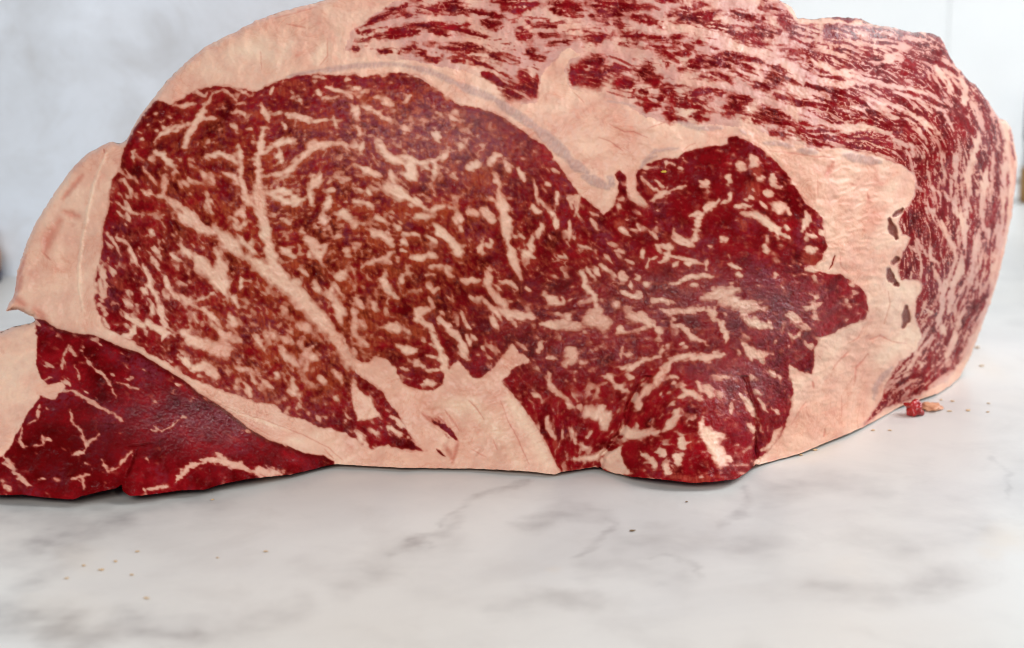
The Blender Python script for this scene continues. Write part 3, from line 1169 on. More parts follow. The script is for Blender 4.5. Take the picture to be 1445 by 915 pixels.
FLAP = [(45, 449), (63, 452), (80, 463), (105, 470), (133, 473), (164, 487), (196, 498), (224, 515), (259, 536), (280, 554), (308, 571), (332, 589), (353, 606), (378, 620), (410, 631), (431, 640), (457, 643),
        (472, 652), (474, 720), (-50, 720), (-50, 465), (0, 465), (30, 455)]
FLAPFAT = [(-60, 476), (21, 455), (49, 453), (52, 480), (51, 515), (58, 535), (66, 542), (87, 540), (93, 546), (87, 554), (77, 564), (56, 559), (35, 589), (14, 631), (5, 645), (-60, 655)]
BULGE = [(843, 690), (850, 645), (878, 608), (892, 560), (920, 525), (960, 505), (1020, 500), (1050, 530), (1066, 575), (1070, 610), (1064, 690)]
DIVIDE = [(872, 290), (830, 350), (790, 400), (740, 450), (722, 487)]
GUIDES = [[(500, 60), (600, 35), (700, 45), (800, 20)], [(560, 75), (700, 95), (750, 130)], [(800, 20), (950, 30), (1100, 60), (1200, 100), (1290, 140)],
    [(850, 60), (1000, 95), (1150, 150), (1270, 190)], [(950, 140), (1100, 170), (1250, 200)], [(1150, 60), (1220, 70), (1310, 95), (1360, 150), (1390, 230), (1395, 300), (1380, 380)],
    [(1280, 150), (1330, 200), (1345, 280), (1350, 360), (1320, 450), (1270, 530)], [(1300, 230), (1310, 300), (1330, 380)], [(1400, 200), (1415, 280), (1400, 380), (1350, 500), (1260, 570)],
    [(160, 290), (260, 430), (380, 540)], [(200, 250), (330, 400), (450, 560)], [(300, 450), (450, 570)], [(200, 200), (300, 150), (340, 140)], [(250, 250), (330, 330)],
    [(390, 170), (480, 140), (600, 150), (700, 200), (780, 260)], [(400, 250), (480, 200), (550, 230), (640, 300), (720, 380)], [(420, 330), (520, 310), (620, 340), (700, 440)],
    [(440, 400), (520, 480), (600, 520)], [(560, 300), (650, 400), (700, 500)], [(760, 260), (800, 340), (860, 400), (950, 440)], [(720, 480), (800, 560), (790, 640)],
    [(880, 330), (950, 380), (1100, 400), (1200, 430)], [(930, 250), (1050, 280), (1140, 340)], [(760, 440), (900, 420), (1050, 440)], [(880, 610), (930, 530), (1010, 510), (1060, 570)],
    [(880, 640), (960, 640), (1050, 630)], [(1080, 450), (1100, 550), (1090, 620)], [(800, 520), (900, 500), (1000, 470)], [(80, 500), (200, 560), (350, 630)], [(50, 600), (150, 640), (300, 660)]]
DENS = [(200, 350, .28), (250, 430, .26), (330, 480, .28), (430, 530, .28), (470, 590, .12), (210, 180, .06), (280, 180, .16), (330, 250, .14), (450, 150, .10), (560, 180, .14), (650, 180, .12), (720, 200, .12),
    (480, 300, .12), (560, 350, .13), (600, 480, .10), (700, 400, .11), (800, 350, .12), (750, 250, .1), (850, 400, .18), (900, 450, .22), (1000, 260, .03), (1050, 350, .05), (1100, 420, .12), (1150, 450, .16),
    (820, 560, .26), (900, 500, .16), (980, 570, .16), (1100, 530, .12), (600, 60, .22), (800, 30, .22), (950, 80, .25), (1100, 150, .18), (1200, 120, .26), (1280, 160, .26), (1350, 160, .24), (1390, 250, .20),
    (1330, 300, .18), (1350, 400, .18), (1380, 330, .16), (1300, 350, .12), (1310, 250, .25), (1380, 420, .2), (1290, 540, .25), (1180, 60, .5), (1260, 60, .42), (1330, 100, .28), (100, 600, .015), (250, 620, .01), (350, 630, .03)]

def poly_sdf(X, Y, poly):
    """positive inside, distance in pixels, evaluated where needed"""
    P = np.array(poly, float); Q = np.roll(P, -1, axis=0)
    x0, y0 = P.min(0)-14; x1, y1 = P.max(0)+14
    out = np.full(X.shape, -14.0)
    sel = (X > x0) & (X < x1) & (Y > y0) & (Y < y1)
    x = X[sel]; y = Y[sel]
    inside = np.zeros(x.shape, bool); d2 = np.full(x.shape, 1e9)
    for (ax, ay), (bx, by) in zip(P, Q):
        if ay != by:
            c = ((ay > y) != (by > y)) & (x < (bx-ax)*(y-ay)/(by-ay)+ax)
            inside ^= c
        dx, dy = bx-ax, by-ay; L = dx*dx+dy*dy+1e-9
        m = (x > min(ax, bx)-15) & (x < max(ax, bx)+15) & (y > min(ay, by)-15) & (y < max(ay, by)+15)
        xm, ym = x[m], y[m]
        t = np.clip(((xm-ax)*dx+(ym-ay)*dy)/L, 0, 1)
        d2[m] = np.minimum(d2[m], (xm-ax-t*dx)**2+(ym-ay-t*dy)**2)
    d = np.minimum(np.sqrt(d2), 14)
    out[sel] = np.where(inside, d, -d)
    return out

STEP = 1.25
gx = np.arange(-46, 1441, STEP); gy = np.arange(-70, 708, STEP)
NX, NY = len(gx), len(gy)
X, Y = np.meshgrid(gx, gy)
# ragged boundaries: every traced shape is read through a small noise offset
WX = X + 2.6*fbm(X, Y, 13, 11, 2) + 1.6*fbm(X, Y, 5, 12, 2)
WY = Y + 2.6*fbm(X, Y, 13, 21, 2) + 1.6*fbm(X, Y, 5, 22, 2)

# flow of the grain
gc_x, gc_y = np.meshgrid(np.arange(-50, 1450, 8.0), np.arange(-80, 715, 8.0))
c2 = np.zeros_like(gc_x); s2 = np.zeros_like(gc_x)
for g in GUIDES:
    g = np.array(g, float)
    for a, b in zip(g[:-1], g[1:]):
        n = max(2, int(np.hypot(*(b-a))/25)); th = math.atan2(b[1]-a[1], b[0]-a[0])
        for t in (np.arange(n)+.5)/n:
            p = a+(b-a)*t
            w = 1/((gc_x-p[0])**2+(gc_y-p[1])**2+300)**1.6
            c2 += w*math.cos(2*th); s2 += w*math.sin(2*th)
th = .5*np.arctan2(s2, c2)
def bil(F, fx, fy):
    fx = np.clip(fx, 0, F.shape[1]-1.001); fy = np.clip(fy, 0, F.shape[0]-1.001)
    ix = fx.astype(int); iy = fy.astype(int); u = fx-ix; v = fy-iy
    return (F[iy, ix]*(1-u)+F[iy, ix+1]*u)*(1-v)+(F[iy+1, ix]*(1-u)+F[iy+1, ix+1]*u)*v
m_ = np.hypot(c2, s2)
C2 = bil(c2/m_, (X+50)/8, (Y+80)/8); S2 = bil(s2/m_, (X+50)/8, (Y+80)/8)
TH = .5*np.arctan2(S2, C2) + .55*fbm(X, Y, 34, 31, 2)
def lic(base, length, theta):
    acc = base.copy(); n = 1
    ct, st = np.cos(theta), np.sin(theta)
    for sgn in (1, -1):
        fx = np.tile(np.arange(NX, dtype=float), (NY, 1)); fy = np.tile(np.arange(NY, dtype=float)[:, None], (1, NX))
        pdx, pdy = sgn*ct, sgn*st
        for k in range(length):
            ix = np.clip(np.rint(fx).astype(int), 0, NX-1); iy = np.clip(np.rint(fy).astype(int), 0, NY-1)
            dx, dy = ct[iy, ix], st[iy, ix]
            fl = np.where(dx*pdx+dy*pdy < 0, -1.0, 1.0); dx = dx*fl; dy = dy*fl
            fx += dx*1.2; fy += dy*1.2; pdx, pdy = dx, dy
            ix = np.clip(np.rint(fx).astype(int), 0, NX-1); iy = np.clip(np.rint(fy).astype(int), 0, NY-1)
            acc += base[iy, ix]; n += 1
    return acc/n
capw = ((poly_sdf(X, Y, CAPR) > -2) | (poly_sdf(X, Y, CAPL) > -2)).astype(float)
nb = fbm(X, Y, 11.0, 41, 3); nb2 = fbm(X, Y, 5.0, 45, 2)
L2 = lic(nb2, 6, TH); L2 /= L2.std()
LS = lic(nb, 3, TH); LS /= LS.std()
LC = lic(fbm(X, Y, 6.0, 43, 2), 16, TH); LC /= LC.std()
L1 = LS*(1-capw) + LC*capw
NZ = L1 + (.34+.2*capw)*L2 + .45*fbm(X, Y, 30, 51, 2)/.25 ; NZ = (NZ-NZ.mean())/NZ.std()
FN = lic(fbm(X, Y, 3.6, 48, 2), 4, TH); FN /= FN.std()
FI = lic(fbm(X, Y, 6.0, 46, 2), 1, TH); FI /= FI.std()
FX = np.where(capw > 0, FN, .9*FI+.3*FN)
RAG = .65*L2 + .45*FN + .7*fbm(X, Y, 14, 57, 2)/.28
RZ = lic(fbm(X, Y, 16, 47, 3), 5, TH); RZ /= RZ.std()
RZ2 = lic(fbm(X, Y, 10, 49, 2), 9, TH); RZ2 /= RZ2.std()

dens = np.zeros_like(gc_x); dw = np.zeros_like(gc_x)
for (x, y, v) in DENS:
    w = 1/((gc_x-x)**2+(gc_y-y)**2+400)**1.8; dens += w*v; dw += w
dens = bil(dens/dw, (X+50)/8, (Y+80)/8)
qs = np.linspace(0, 1, 201); qv = np.quantile(NZ[::3, ::3], qs)
THR = np.interp(1-np.clip(dens, .004, .97), qs, qv)

def p_mid(pts):
    m = pts.mean(0)
    return m[0] > 690 and m[1] > 215 and m[0] < 1215
def stroke_mask(w, pts, soft=1.5, rag=1.0):
    r = w/2*(.94 if rag == 1.0 else 1.0)
    pad = r+10
    x0, y0 = pts.min(0)-pad; x1, y1 = pts.max(0)+pad
    i0, i1 = max(0, int((x0-gx[0])/STEP)), min(NX, int((x1-gx[0])/STEP)+2)
    j0, j1 = max(0, int((y0-gy[0])/STEP)), min(NY, int((y1-gy[0])/STEP)+2)
    if i1 <= i0 or j1 <= j0: return None
    wf = 1.0 if rag == 1.0 else .3
    x = X[j0:j1, i0:i1]; y = Y[j0:j1, i0:i1]
    x = x+(WX[j0:j1, i0:i1]-x)*wf; y = y+(WY[j0:j1, i0:i1]-y)*wf
    seg = np.hypot(*(pts[1:]-pts[:-1]).T); tot = max(seg.sum(), 1e-6); run = 0
    best = np.full(x.shape, -99.0)
    for a, b, L in zip(pts[:-1], pts[1:], seg):
        dx, dy = b-a
        t = np.clip(((x-a[0])*dx+(y-a[1])*dy)/(L*L+1e-9), 0, 1)
        d = np.hypot(x-a[0]-t*dx, y-a[1]-t*dy)
        s = (run+t*L)/tot
        e = np.minimum(s, 1-s)*tot
        rr = r*(.45+.55*sstep(0, max(2.2*r, .25*tot), e)) if tot > 2.5*r else r
        best = np.maximum(best, rr-d); run += L
    calm = .72 if (p_mid(pts) and rag == 1.0) else 1.0
    best = best + RAG[j0:j1, i0:i1]*min(1.5, .30*r+.2)*rag*calm
    return (slice(j0, j1), slice(i0, i1)), sstep(-soft*1.25, max(soft*.9, .6*r) if rag == 1.0 else soft, best)

SD_EYE = poly_sdf(WX, WY, EYE); SD_CR = poly_sdf(WX, WY, CAPR); SD_CL = poly_sdf(WX, WY, CAPL); SD_FL = poly_sdf(X + .4*(WX-X), Y + .4*(WY-Y), FLAP)
SD_FF = poly_sdf(WX, WY, FLAPFAT); SD_BU = poly_sdf(WX, WY, BULGE)
eye = sstep(-1.5, 1.5, SD_EYE); capr = sstep(-1.5, 1.5, SD_CR)
flapm = sstep(-1, 1, SD_FL)*(1-sstep(-1.5, 1.5, SD_FF))
meat = np.maximum(eye, capr)*(1-sstep(-1, 1, SD_FL)); meat = np.maximum(meat, flapm)
# the left half of the cap is fat with red streaks in it
for k, w, p in STROKES:
    if k == 'm':
        q = stroke_mask(w*1.55, p, 2.6)
        if q: meat[q[0]] = np.maximum(meat[q[0]], q[1])
cl_in = sstep(0, 6, SD_CL)
meat = np.maximum(meat, cl_in*sstep(.55, 1.25, NZ)*.8*(1-sstep(-2, 2, SD_EYE)))
fat = 1-meat
nzf = sstep(-.70, .50, NZ-THR)*sstep(-.8, .6, fbm(X, Y, 40, 58, 2)/.28)
smear_pre = np.exp(-(((X-480)/210)**2+((Y-300)/170)**2))+.8*np.exp(-(((X-400)/130)**2+((Y-500)/90)**2))+.6*np.exp(-(((X-640)/130)**2+((Y-190)/80)**2))
op = np.clip(.62+.35*fbm(X, Y, 17, 62, 2)/.28, .30, .95)
fat = np.maximum(fat, nzf*np.where(SD_CR > 2, .85, op))
def region(cx, cy, rx, ry): return np.exp(-(((X-cx)/rx)**2+((Y-cy)/ry)**2))
F2 = lic(fbm(X, Y*.8, 4.2, 74, 2), 1, TH); F2 /= F2.std()
e_w = np.clip(1.1*smear_pre+.35*region(300, 430, 150, 120), 0, 1)*(SD_EYE > 1)
fat = np.maximum(fat, sstep(.1, 1.7, F2+.5*fbm(X, Y, 18, 75, 2)/.28)*.53*e_w)
thin_w = np.clip(1.0*(SD_CR > 1) + 1.0*(cl_in > .5)*.8 + (SD_EYE > 1)*np.clip(.85*region(900, 440, 230, 150)+.5*region(760, 300, 120, 160)+.5*region(560, 420, 160, 90)+.4*region(230, 330, 120, 160), 0, 1), 0, 1)
thin = (1-sstep(.03, .16, np.abs(RZ)))*sstep(-.2, .5, fbm(X, Y, 24, 63, 2)/.28)
thin = np.maximum(thin, (SD_CR > 1)*(1-sstep(.05, .24, np.abs(RZ2)))*sstep(-.8, .2, fbm(X, Y, 30, 64, 2)/.28))
fine = sstep(.6, 2.3, FX + .35*fbm(X, Y, 30, 69, 2)/.28 + .5*np.clip(NZ-THR+1, -1, 1))
fat = np.maximum(fat, fine*(1-.45*region(1000, 400, 230, 200)*(SD_EYE > 0))*np.where(SD_CR > 1, .72, .50*(SD_EYE > -2)+.40*(SD_EYE <= -2)+.12*region(430, 300, 220, 160))*(1-.75*(SD_FL > 0)))
fat = np.maximum(fat, thin*thin_w*np.where(SD_CR > 1, .72, .62))
amber = np.zeros_like(fat); sinew = np.zeros_like(fat); brown = np.zeros_like(fat); blood_fold_shade = np.zeros_like(fat); crack = np.zeros_like(fat); cream = np.zeros_like(fat)
def poly_mask(p):
    return sstep(-1.5, 1.5, poly_sdf(WX, WY, p))
for k, w, p in STROKES:
    if p[:, 0].mean() < 470 and p[:, 1].mean() > 455 + .5*max(0, p[:, 0].mean()-60) and k == 'F': w *= .72
    if k == 'PF':
        fat = np.maximum(fat, poly_mask(p)); continue
    if k == 'm': continue
    q = stroke_mask(w, p, {'A': max(1.5, w*.3), 'R': max(1.2, w*.5), 'Y': max(2, w*.5), 'C': .8, 'S': 2.2, 'B': 1.4}.get(k, 2.0), 1.0 if k in 'FMA' else .25)
    if not q: continue
    s, v = q
    if k == 'F':
        if p[:, 0].mean() < 470 and p[:, 1].mean() > 455 and p[:, 1].mean() > 455 + .5*(p[:, 0].mean()-60): v = v*.8
        fat[s] = np.maximum(fat[s], v)
    elif k == 'M': fat[s] = np.minimum(fat[s], 1-v)
    elif k == 'A': amber[s] = np.maximum(amber[s], v*.75)
    elif k == 'S': sinew[s] = np.maximum(sinew[s], v)
    elif k == 'B': brown[s] = np.maximum(brown[s], v)
    elif k == 'R': blood_fold_shade[s] = np.maximum(blood_fold_shade[s], v*.72)  # red smudges, plus shading of the fat folds painted in as red lines
    elif k == 'C': crack[s] = np.maximum(crack[s], v*.85)
    elif k == 'Y': cream[s] = np.maximum(cream[s], v)
def blur(F):
    G = np.pad(F, 1, mode='edge')
    return (4*F+2*(G[1:-1, :-2]+G[1:-1, 2:]+G[:-2, 1:-1]+G[2:, 1:-1])+G[:-2, :-2]+G[:-2, 2:]+G[2:, :-2]+G[2:, 2:])/16
soft_f = blur(blur(fat)); fat = np.where(SD_EYE > -3, .35*fat+.65*soft_f, .6*fat+.4*soft_f)
# fat just under the cut face shows as amber smears trailing off below each fleck
smear_w = np.clip(region(480, 300, 210, 170)+.9*region(400, 500, 130, 90)+.5*region(250, 230, 120, 110)+.8*region(620, 180, 130, 80)+.35*region(800, 420, 400, 200), 0, 1)
smear_n = lic(fbm(X*1.6, Y, 6, 61, 2), 8, np.full_like(X, 1.42)); smear_n = smear_n/smear_n.std()
soft3 = blur(blur(blur(soft_f))); fat = fat+(soft3-fat)*.55*np.clip(smear_w*1.1, 0, 1)*(SD_EYE > 2)
src = sstep(.35, .7, fat)*(SD_EYE > 1)
sm = np.zeros_like(fat)
for k in range(1, 10):
    sh = np.zeros_like(fat); o = int(round(k*.18))
    sh[k:, o:] = src[:-k, :NX-o] if o else src[:-k, :]
    sm = np.maximum(sm, sh*(1-k/10))
amber = np.maximum(amber*(.75+.25*np.clip(smear_n, -1, 1)), sm*smear_w*np.clip(.85+.2*smear_n, .3, 1.1))
halo = sstep(-1.3, .1, NZ-THR)*np.clip(.06+.9*smear_w, 0, 1)*.55
amber = np.maximum(amber, halo*np.clip(.7+.4*smear_n, .1, 1.1))
amber = np.clip(amber, 0, .9)*(SD_EYE > 0)
gr_ = lic(fbm(X, Y, 3.4, 66, 2), 5, TH); grain = np.clip(.5+.22*gr_/gr_.std()+.12*fbm(X, Y, 20, 67, 2)/.28, 0, 1)
sinew = sinew*np.clip(.85+.3*perlin(X/2.6+Y/9, Y/8, 68), 0, 1)
wet = np.clip(region(290, 590, 110, 35)+region(1090, 440, 70, 45)+region(1040, 540, 50, 40)*1.1+.8*region(620, 190, 120, 60)+.8*region(960, 420, 120, 40)+region(1230, 45, 90, 14)+.5*region(820, 480, 120, 60), 0, 1)
vivid = np.clip((1.2*region(960, 590, 150, 100)+.6*region(1000, 300, 120, 90)+.8*region(800, 590, 60, 60)+.7*region(1180, 420, 60, 60)+.5*region(900, 420, 150, 60)+.7*region(220, 660, 60, 40)+.2*(SD_CR > 0)+.5*region(60, 500, 40, 60)+.4*region(430, 560, 100, 50))*sstep(-.5, .5, fbm(X, Y, 26, 72, 3)), 0, 1)
pink = np.clip(.85*(SD_CL > -4)+.7*(SD_CR > -2), 0, 1)*np.clip(.7+1.2*fbm(X, Y, 50, 59, 2), 0, 1)
purple_sheen = np.clip(sstep(.0, .5, fbm(X, Y, 60, 71, 3)) * .7 + region(600, 190, 150, 90)*.8 + region(450, 200, 90, 70)*.4 + region(1090, 440, 80, 60)*.6 + region(1100, 550, 50, 60)*.4 + region(300, 590, 110, 35)*.6, 0, 1)  # purple mottling, with violet reflection sheen painted into the lean colour
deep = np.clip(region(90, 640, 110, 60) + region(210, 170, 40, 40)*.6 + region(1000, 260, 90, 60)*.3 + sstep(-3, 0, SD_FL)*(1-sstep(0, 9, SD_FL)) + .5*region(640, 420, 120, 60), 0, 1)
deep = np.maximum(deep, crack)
fat = fat*(1-crack)
cream = np.maximum(cream, (.5+fbm(X, Y, 30, 88, 2))*.6*np.clip(region(60, 320, 60, 110)+region(330, 80, 90, 40)+region(30, 540, 50, 70), 0, 1))
blood_fold_shade = np.clip(blood_fold_shade + .30*sstep(.25, .6, fbm(X, Y, 22, 81, 4)) + .26*sstep(-.1, .5, fbm(X, Y, 60, 83, 3))*np.clip(.5+region(1200, 420, 140, 220)+region(850, 150, 200, 90)+region(640, 600, 120, 60), 0, 1.2), 0, 1)
# thin blood line where each muscle meets the seam fat
rim = np.exp(-((SD_EYE+1.6)/1.1)**2)
blood_fold_shade = np.maximum(blood_fold_shade, rim*.5*np.clip(.5+fbm(X, Y, 30, 91, 2)*2, 0, 1))

# ------------------------------------------------------------------ shape of the cut face
def cd(x, y): return float(counter_depth(x, y))*100
CTRL = [(-40, 700, cd(-40, 700)-0.50), (60, 702, cd(60, 702)-0.55), (110, 704, cd(110, 704)-0.55), (200, 699, cd(200, 699)-0.55), (300, 687, cd(300, 687)-0.55), (400, 671, cd(400, 671)-0.55), (470, 656, cd(470, 656)-0.55), (560, 660, cd(560, 660)-0.45), (680, 662, cd(680, 662)-0.45),
    (785, 669, cd(785, 669)-0.45), (845, 660, cd(845, 660)-0.45), (900, 673, cd(900, 673)-0.80), (978, 682, cd(978, 682)-0.80), (1040, 676, cd(1040, 676)-0.80), (1066, 657, cd(1066, 657)-0.50), (1130, 640, cd(1130, 640)-0.22), (1220, 602, cd(1220, 602)-0.22), (1270, 574, cd(1270, 574)-0.22), (1325, 555, cd(1325, 555)-0.22),
    (700, 350, -.2), (500, 300, 0), (300, 200, 1.0), (200, 160, 2.2), (100, 300, 2.6), (20, 430, 2.2), (260, 110, 2.6), (450, 0, 3.4), (700, 0, 3.0), (700, -70, 4.5), (450, 120, 1.0), (1000, -40, 5), (1000, 60, 2.4), (1120, 20, 4.8), (1200, 120, 3.2), (1330, 60, 8),
    (1430, 200, 11.5), (1434, 260, 11.5), (1425, 330, 11.5), (1395, 440, 11.2), (1355, 535, 10.8), (1300, 250, 4.6), (1300, 400, 5.2), (1370, 200, 7.0), (1370, 350, 8.0), (1200, 300, 1.6), (1200, 450, 2.0), (1100, 300, .3), (1000, 300, 0), (980, 600, -1.7), (1100, 560, .2), (900, 450, .1), (700, 560, .0), (800, 580, .3),
    (640, 600, .2), (300, 450, .4), (180, 380, 1.0), (130, 470, .8)]
Cc = np.array(CTRL)
def tps(r2): return r2*np.log(r2+1e-9)
n = len(Cc); P = Cc[:, :2]/300.0
K = tps(((P[:, None]-P[None])**2).sum(-1)) + np.eye(n)*.002
A = np.zeros((n+3, n+3)); A[:n, :n] = K; A[:n, n] = 1; A[:n, n+1:] = P; A[n, :n] = 1; A[n+1:, :n] = P.T
sol = np.linalg.solve(A, np.concatenate([Cc[:, 2], np.zeros(3)]))
def depth_fn(x, y):
    x = np.asarray(x, float)/300; y = np.asarray(y, float)/300
    z = sol[n]+sol[n+1]*x+sol[n+2]*y
    for i in range(n): z = z+sol[i]*tps((x-P[i, 0])**2+(y-P[i, 1])**2)
    return z/100
gcd = depth_fn(gc_x, gc_y)
def full_depth(x, y):
    return bil(gcd, (x+50)/8, (y+80)/8)
D = full_depth(X, Y)
fl = sstep(-9, 8, SD_FL)
relief = -.0030*fl*sstep(720, 480, Y*.4+X*.9) 
groove = .0005*np.exp(-((SD_FL+2)/3.0)**2) + .0014*blur(crack)
groove += .0018*np.exp(-((SD_BU)/4.0)**2)*(Y > 530)
lump = .0016*fbm(X, Y, 70, 101, 3) + .0006*fbm(X, Y, 16, 105, 3)
micro = -.00012*sstep(.3, .7, fat)*(SD_EYE > 0) + (.00003+.00007*meat)*fbm(X, Y, 4.2, 111, 2) + .00003*L2*meat
wrk = (.0010*np.abs(fbm(X+.6*Y, Y*1.6, 26, 121, 2))*(1-meat)*np.clip(region(1190, 500, 110, 130)+region(1210, 300, 90, 90)+region(700, 600, 110, 60), 0, 1))
wrk += .0016*np.abs(fbm(X*1.0+Y, Y*2-X*.9, 12, 125, 3))*region(290, 590, 120, 45)
wrk += .0012*np.abs(fbm(X, Y*1.3, 11, 127, 3))*meat*np.clip(region(1090, 440, 80, 60)+region(1110, 550, 40, 60)+.6*region(960, 430, 120, 40), 0, 1)
D = D + relief + groove + lump + micro + wrk + .0007*blur(blur(sstep(.4, .9, blood_fold_shade))) - .0002*sinew - .0006*blur(cream*(cream > .6))*(X < 160)*(SD_FL < 0) + .0012*brown
D = np.minimum(D, counter_depth(X, Y, .0004))

# ------------------------------------------------------------------ cut the grid to the outline
def densify(poly, step):
    P = np.array(poly, float); out = []
    for a, b in zip(P, np.roll(P, -1, axis=0)):
        L = np.hypot(*(b-a)); k = max(1, int(L/step))
        for i in range(k): out.append(a+(b-a)*i/k)
    return np.array(out)
OUT = densify(OUTLINE, 2.5)
for _ in range(2): OUT = .25*np.roll(OUT, 1, 0)+.5*OUT+.25*np.roll(OUT, -1, 0)
low = OUT[:, 1] > 560
jit = np.stack([fbm(OUT[:, 0], OUT[:, 1], 7, 131, 2), fbm(OUT[:, 0], OUT[:, 1], 7, 135, 2)], 1)
OUT = OUT + jit*np.where(low, .8, 1.6)[:, None]*np.where(OUT[:, 1] < 140, 1.3, 1)[:, None]
SD_OUT = poly_sdf(X, Y, OUT)
inn = SD_OUT > 0
cell = inn[:-1, :-1] | inn[1:, :-1] | inn[:-1, 1:] | inn[1:, 1:]
used = np.zeros((NY, NX), bool)
used[:-1, :-1] |= cell; used[1:, :-1] |= cell; used[:-1, 1:] |= cell; used[1:, 1:] |= cell
snap = used & ~inn
sx, sy = X[snap], Y[snap]
bx_, by_ = sx.copy(), sy.copy(); bd = np.full(sx.shape, 1e9)
OQ = np.roll(OUT, -1, axis=0)
for (ax, ay), (bx, by) in zip(OUT, OQ):
    m = (np.abs(sx-ax) < 8) & (np.abs(sy-ay) < 8)
    if not m.any(): continue
    dx, dy = bx-ax, by-ay; L = dx*dx+dy*dy+1e-9
    t = np.clip(((sx[m]-ax)*dx+(sy[m]-ay)*dy)/L, 0, 1)
    qx, qy = ax+t*dx, ay+t*dy; d = (qx-sx[m])**2+(qy-sy[m])**2
    idx = np.where(m)[0]; better = d < bd[m]
    bd[idx[better]] = d[better]; bx_[idx[better]] = qx[better]; by_[idx[better]] = qy[better]
XS, YS = X.copy(), Y.copy(); XS[snap] = bx_; YS[snap] = by_
# rim rolls back a little instead of ending sharp
rimroll = .0035*np.exp(-np.clip(SD_OUT, 0, 99)/3.0)*(1-sstep(500, 545, Y))
D = np.where(snap, np.minimum(full_depth(XS, YS)+relief+lump, counter_depth(XS, YS, .0004)), D) + rimroll
foot = np.exp(-np.clip(SD_OUT, 0, 99)/1.5)*(SD_OUT < 10)*sstep(540, 590, YS)*(XS > 20)
D = np.minimum(D, counter_depth(XS, YS, .0003))
px, py, pz = at_depth(XS, YS, D)
PT = np.stack([px, py, pz], -1)
du = np.zeros_like(PT); dv = np.zeros_like(PT)
du[:, 1:-1] = PT[:, 2:]-PT[:, :-2]; du[:, 0] = PT[:, 1]-PT[:, 0]; du[:, -1] = PT[:, -1]-PT[:, -2]
dv[1:-1] = PT[2:]-PT[:-2]; dv[0] = PT[1]-PT[0]; dv[-1] = PT[-1]-PT[-2]
NRM = np.cross(dv, du); NRM /= np.linalg.norm(NRM, axis=-1, keepdims=True)+1e-12
NRM[NRM[..., 1] > 0] *= -1

# ------------------------------------------------------------------ sort cells into parts
def cc(F): return .25*(F[:-1, :-1]+F[1:, :-1]+F[:-1, 1:]+F[1:, 1:])
cX, cY = cc(X), cc(Y)
cf = cc(fat); cS = cc(sinew); cB = cc(brown)
cE, cR, cL_, cF, cFF, cBU = cc(SD_EYE) > 0, cc(SD_CR) > 0, cc(SD_CL) > 0, cc(SD_FL) > 0, cc(SD_FF) > 0, cc(SD_BU) > 0
dv_ = np.array(DIVIDE); right_of = cX > np.interp(cY, dv_[:, 1], dv_[:, 0])
NAMES = ['seam_fat', 'outer_fat', 'eye_muscle', 'inner_muscle', 'lower_muscle', 'cap_muscle', 'side_muscle', 'flap_muscle', 'flap_fat', 'silver_skin', 'brown_pit']
cid = np.zeros(cX.shape, int)
cid[(cX < 175) & (cY < 470)] = 1
cid[(cX < 480) & (cY < 130)] = 1
cid[cL_] = 5
cid[cR] = 5; cid[cR & (cX > 1255) & (cY > 200 + .35*(1420-cX))] = 6
cid[(cX > 1400) & (~cR)] = 1
cid[cE] = 2; cid[cE & right_of] = 3; cid[cE & cBU] = 4
cid[cF] = 7; cid[cF & cFF] = 8
cid[(cS > .35) & (cid != 7)] = 9
cid[cB > .5] = 10  # slightly sunken pits in the right-hand fat, coloured brown

def components(mask):
    lab = np.where(mask, np.arange(mask.size).reshape(mask.shape), -1)
    big = mask.size
    L = np.where(mask, lab, big)
    while True:
        old = L.copy()
        m = L.copy()
        m[1:] = np.minimum(m[1:], L[:-1]); m[:-1] = np.minimum(m[:-1], L[1:])
        m[:, 1:] = np.minimum(m[:, 1:], L[:, :-1]); m[:, :-1] = np.minimum(m[:, :-1], L[:, 1:])
        L = np.where(mask, m, big)
        flat = np.append(L.ravel(), big)
        for _ in range(3): flat = flat[flat]
        L = np.where(mask, flat[:-1].reshape(L.shape), big)
        if (L == old).all(): break
    return L
ATT = {'fat': fat*(1-.65*brown), 'amber': amber, 'sinew': sinew, 'brown': brown, 'blood_fold_shade': blood_fold_shade, 'purple_sheen': purple_sheen, 'deep': deep, 'cream': cream, 'pink': pink, 'grain': grain, 'wet': wet, 'vivid': vivid, 'rosy': np.clip(1-1.3*smear_w, 0, 1)}
vid = np.arange(NX*NY).reshape(NY, NX)
QUADS = np.stack([vid[:-1, :-1], vid[1:, :-1], vid[1:, 1:], vid[:-1, 1:]], -1)

roast = bpy.data.objects.new('rib_roast', None); COL.objects.link(roast)
tag(roast, 'raw marbled rib roast of beef standing cut side forward on the marble counter', 'raw meat')
NF = NRM.reshape(-1, 3); PF_ = PT.reshape(-1, 3)
def face_part(name, mask, parent, kind=None, label=None):
    q = QUADS[mask]
    if not len(q): return None
    ids, inv = np.unique(q.ravel(), return_inverse=True)
    me = mesh_np(name, PF_[ids], inv.reshape(-1, 4))
    for k, v in ATT.items(): set_attr(me, k, v.ravel()[ids])
    me.normals_split_custom_set_from_vertices(NF[ids].astype(np.float32))
    o = link(name, me, MEAT, parent)
    if kind: o['kind'] = kind
    if label: o['label'] = label
    return o
PLABEL = {'eye_muscle': 'large dark red muscle with white marbling', 'flap_muscle': 'dark lean flap at the lower left', 'side_muscle': 'red strip with long pale streaks down the right side',
          'lower_muscle': 'small round bulging muscle at the bottom', 'cap_muscle': 'streaky cap along the top', 'silver_skin': 'grey violet band of silver skin'}
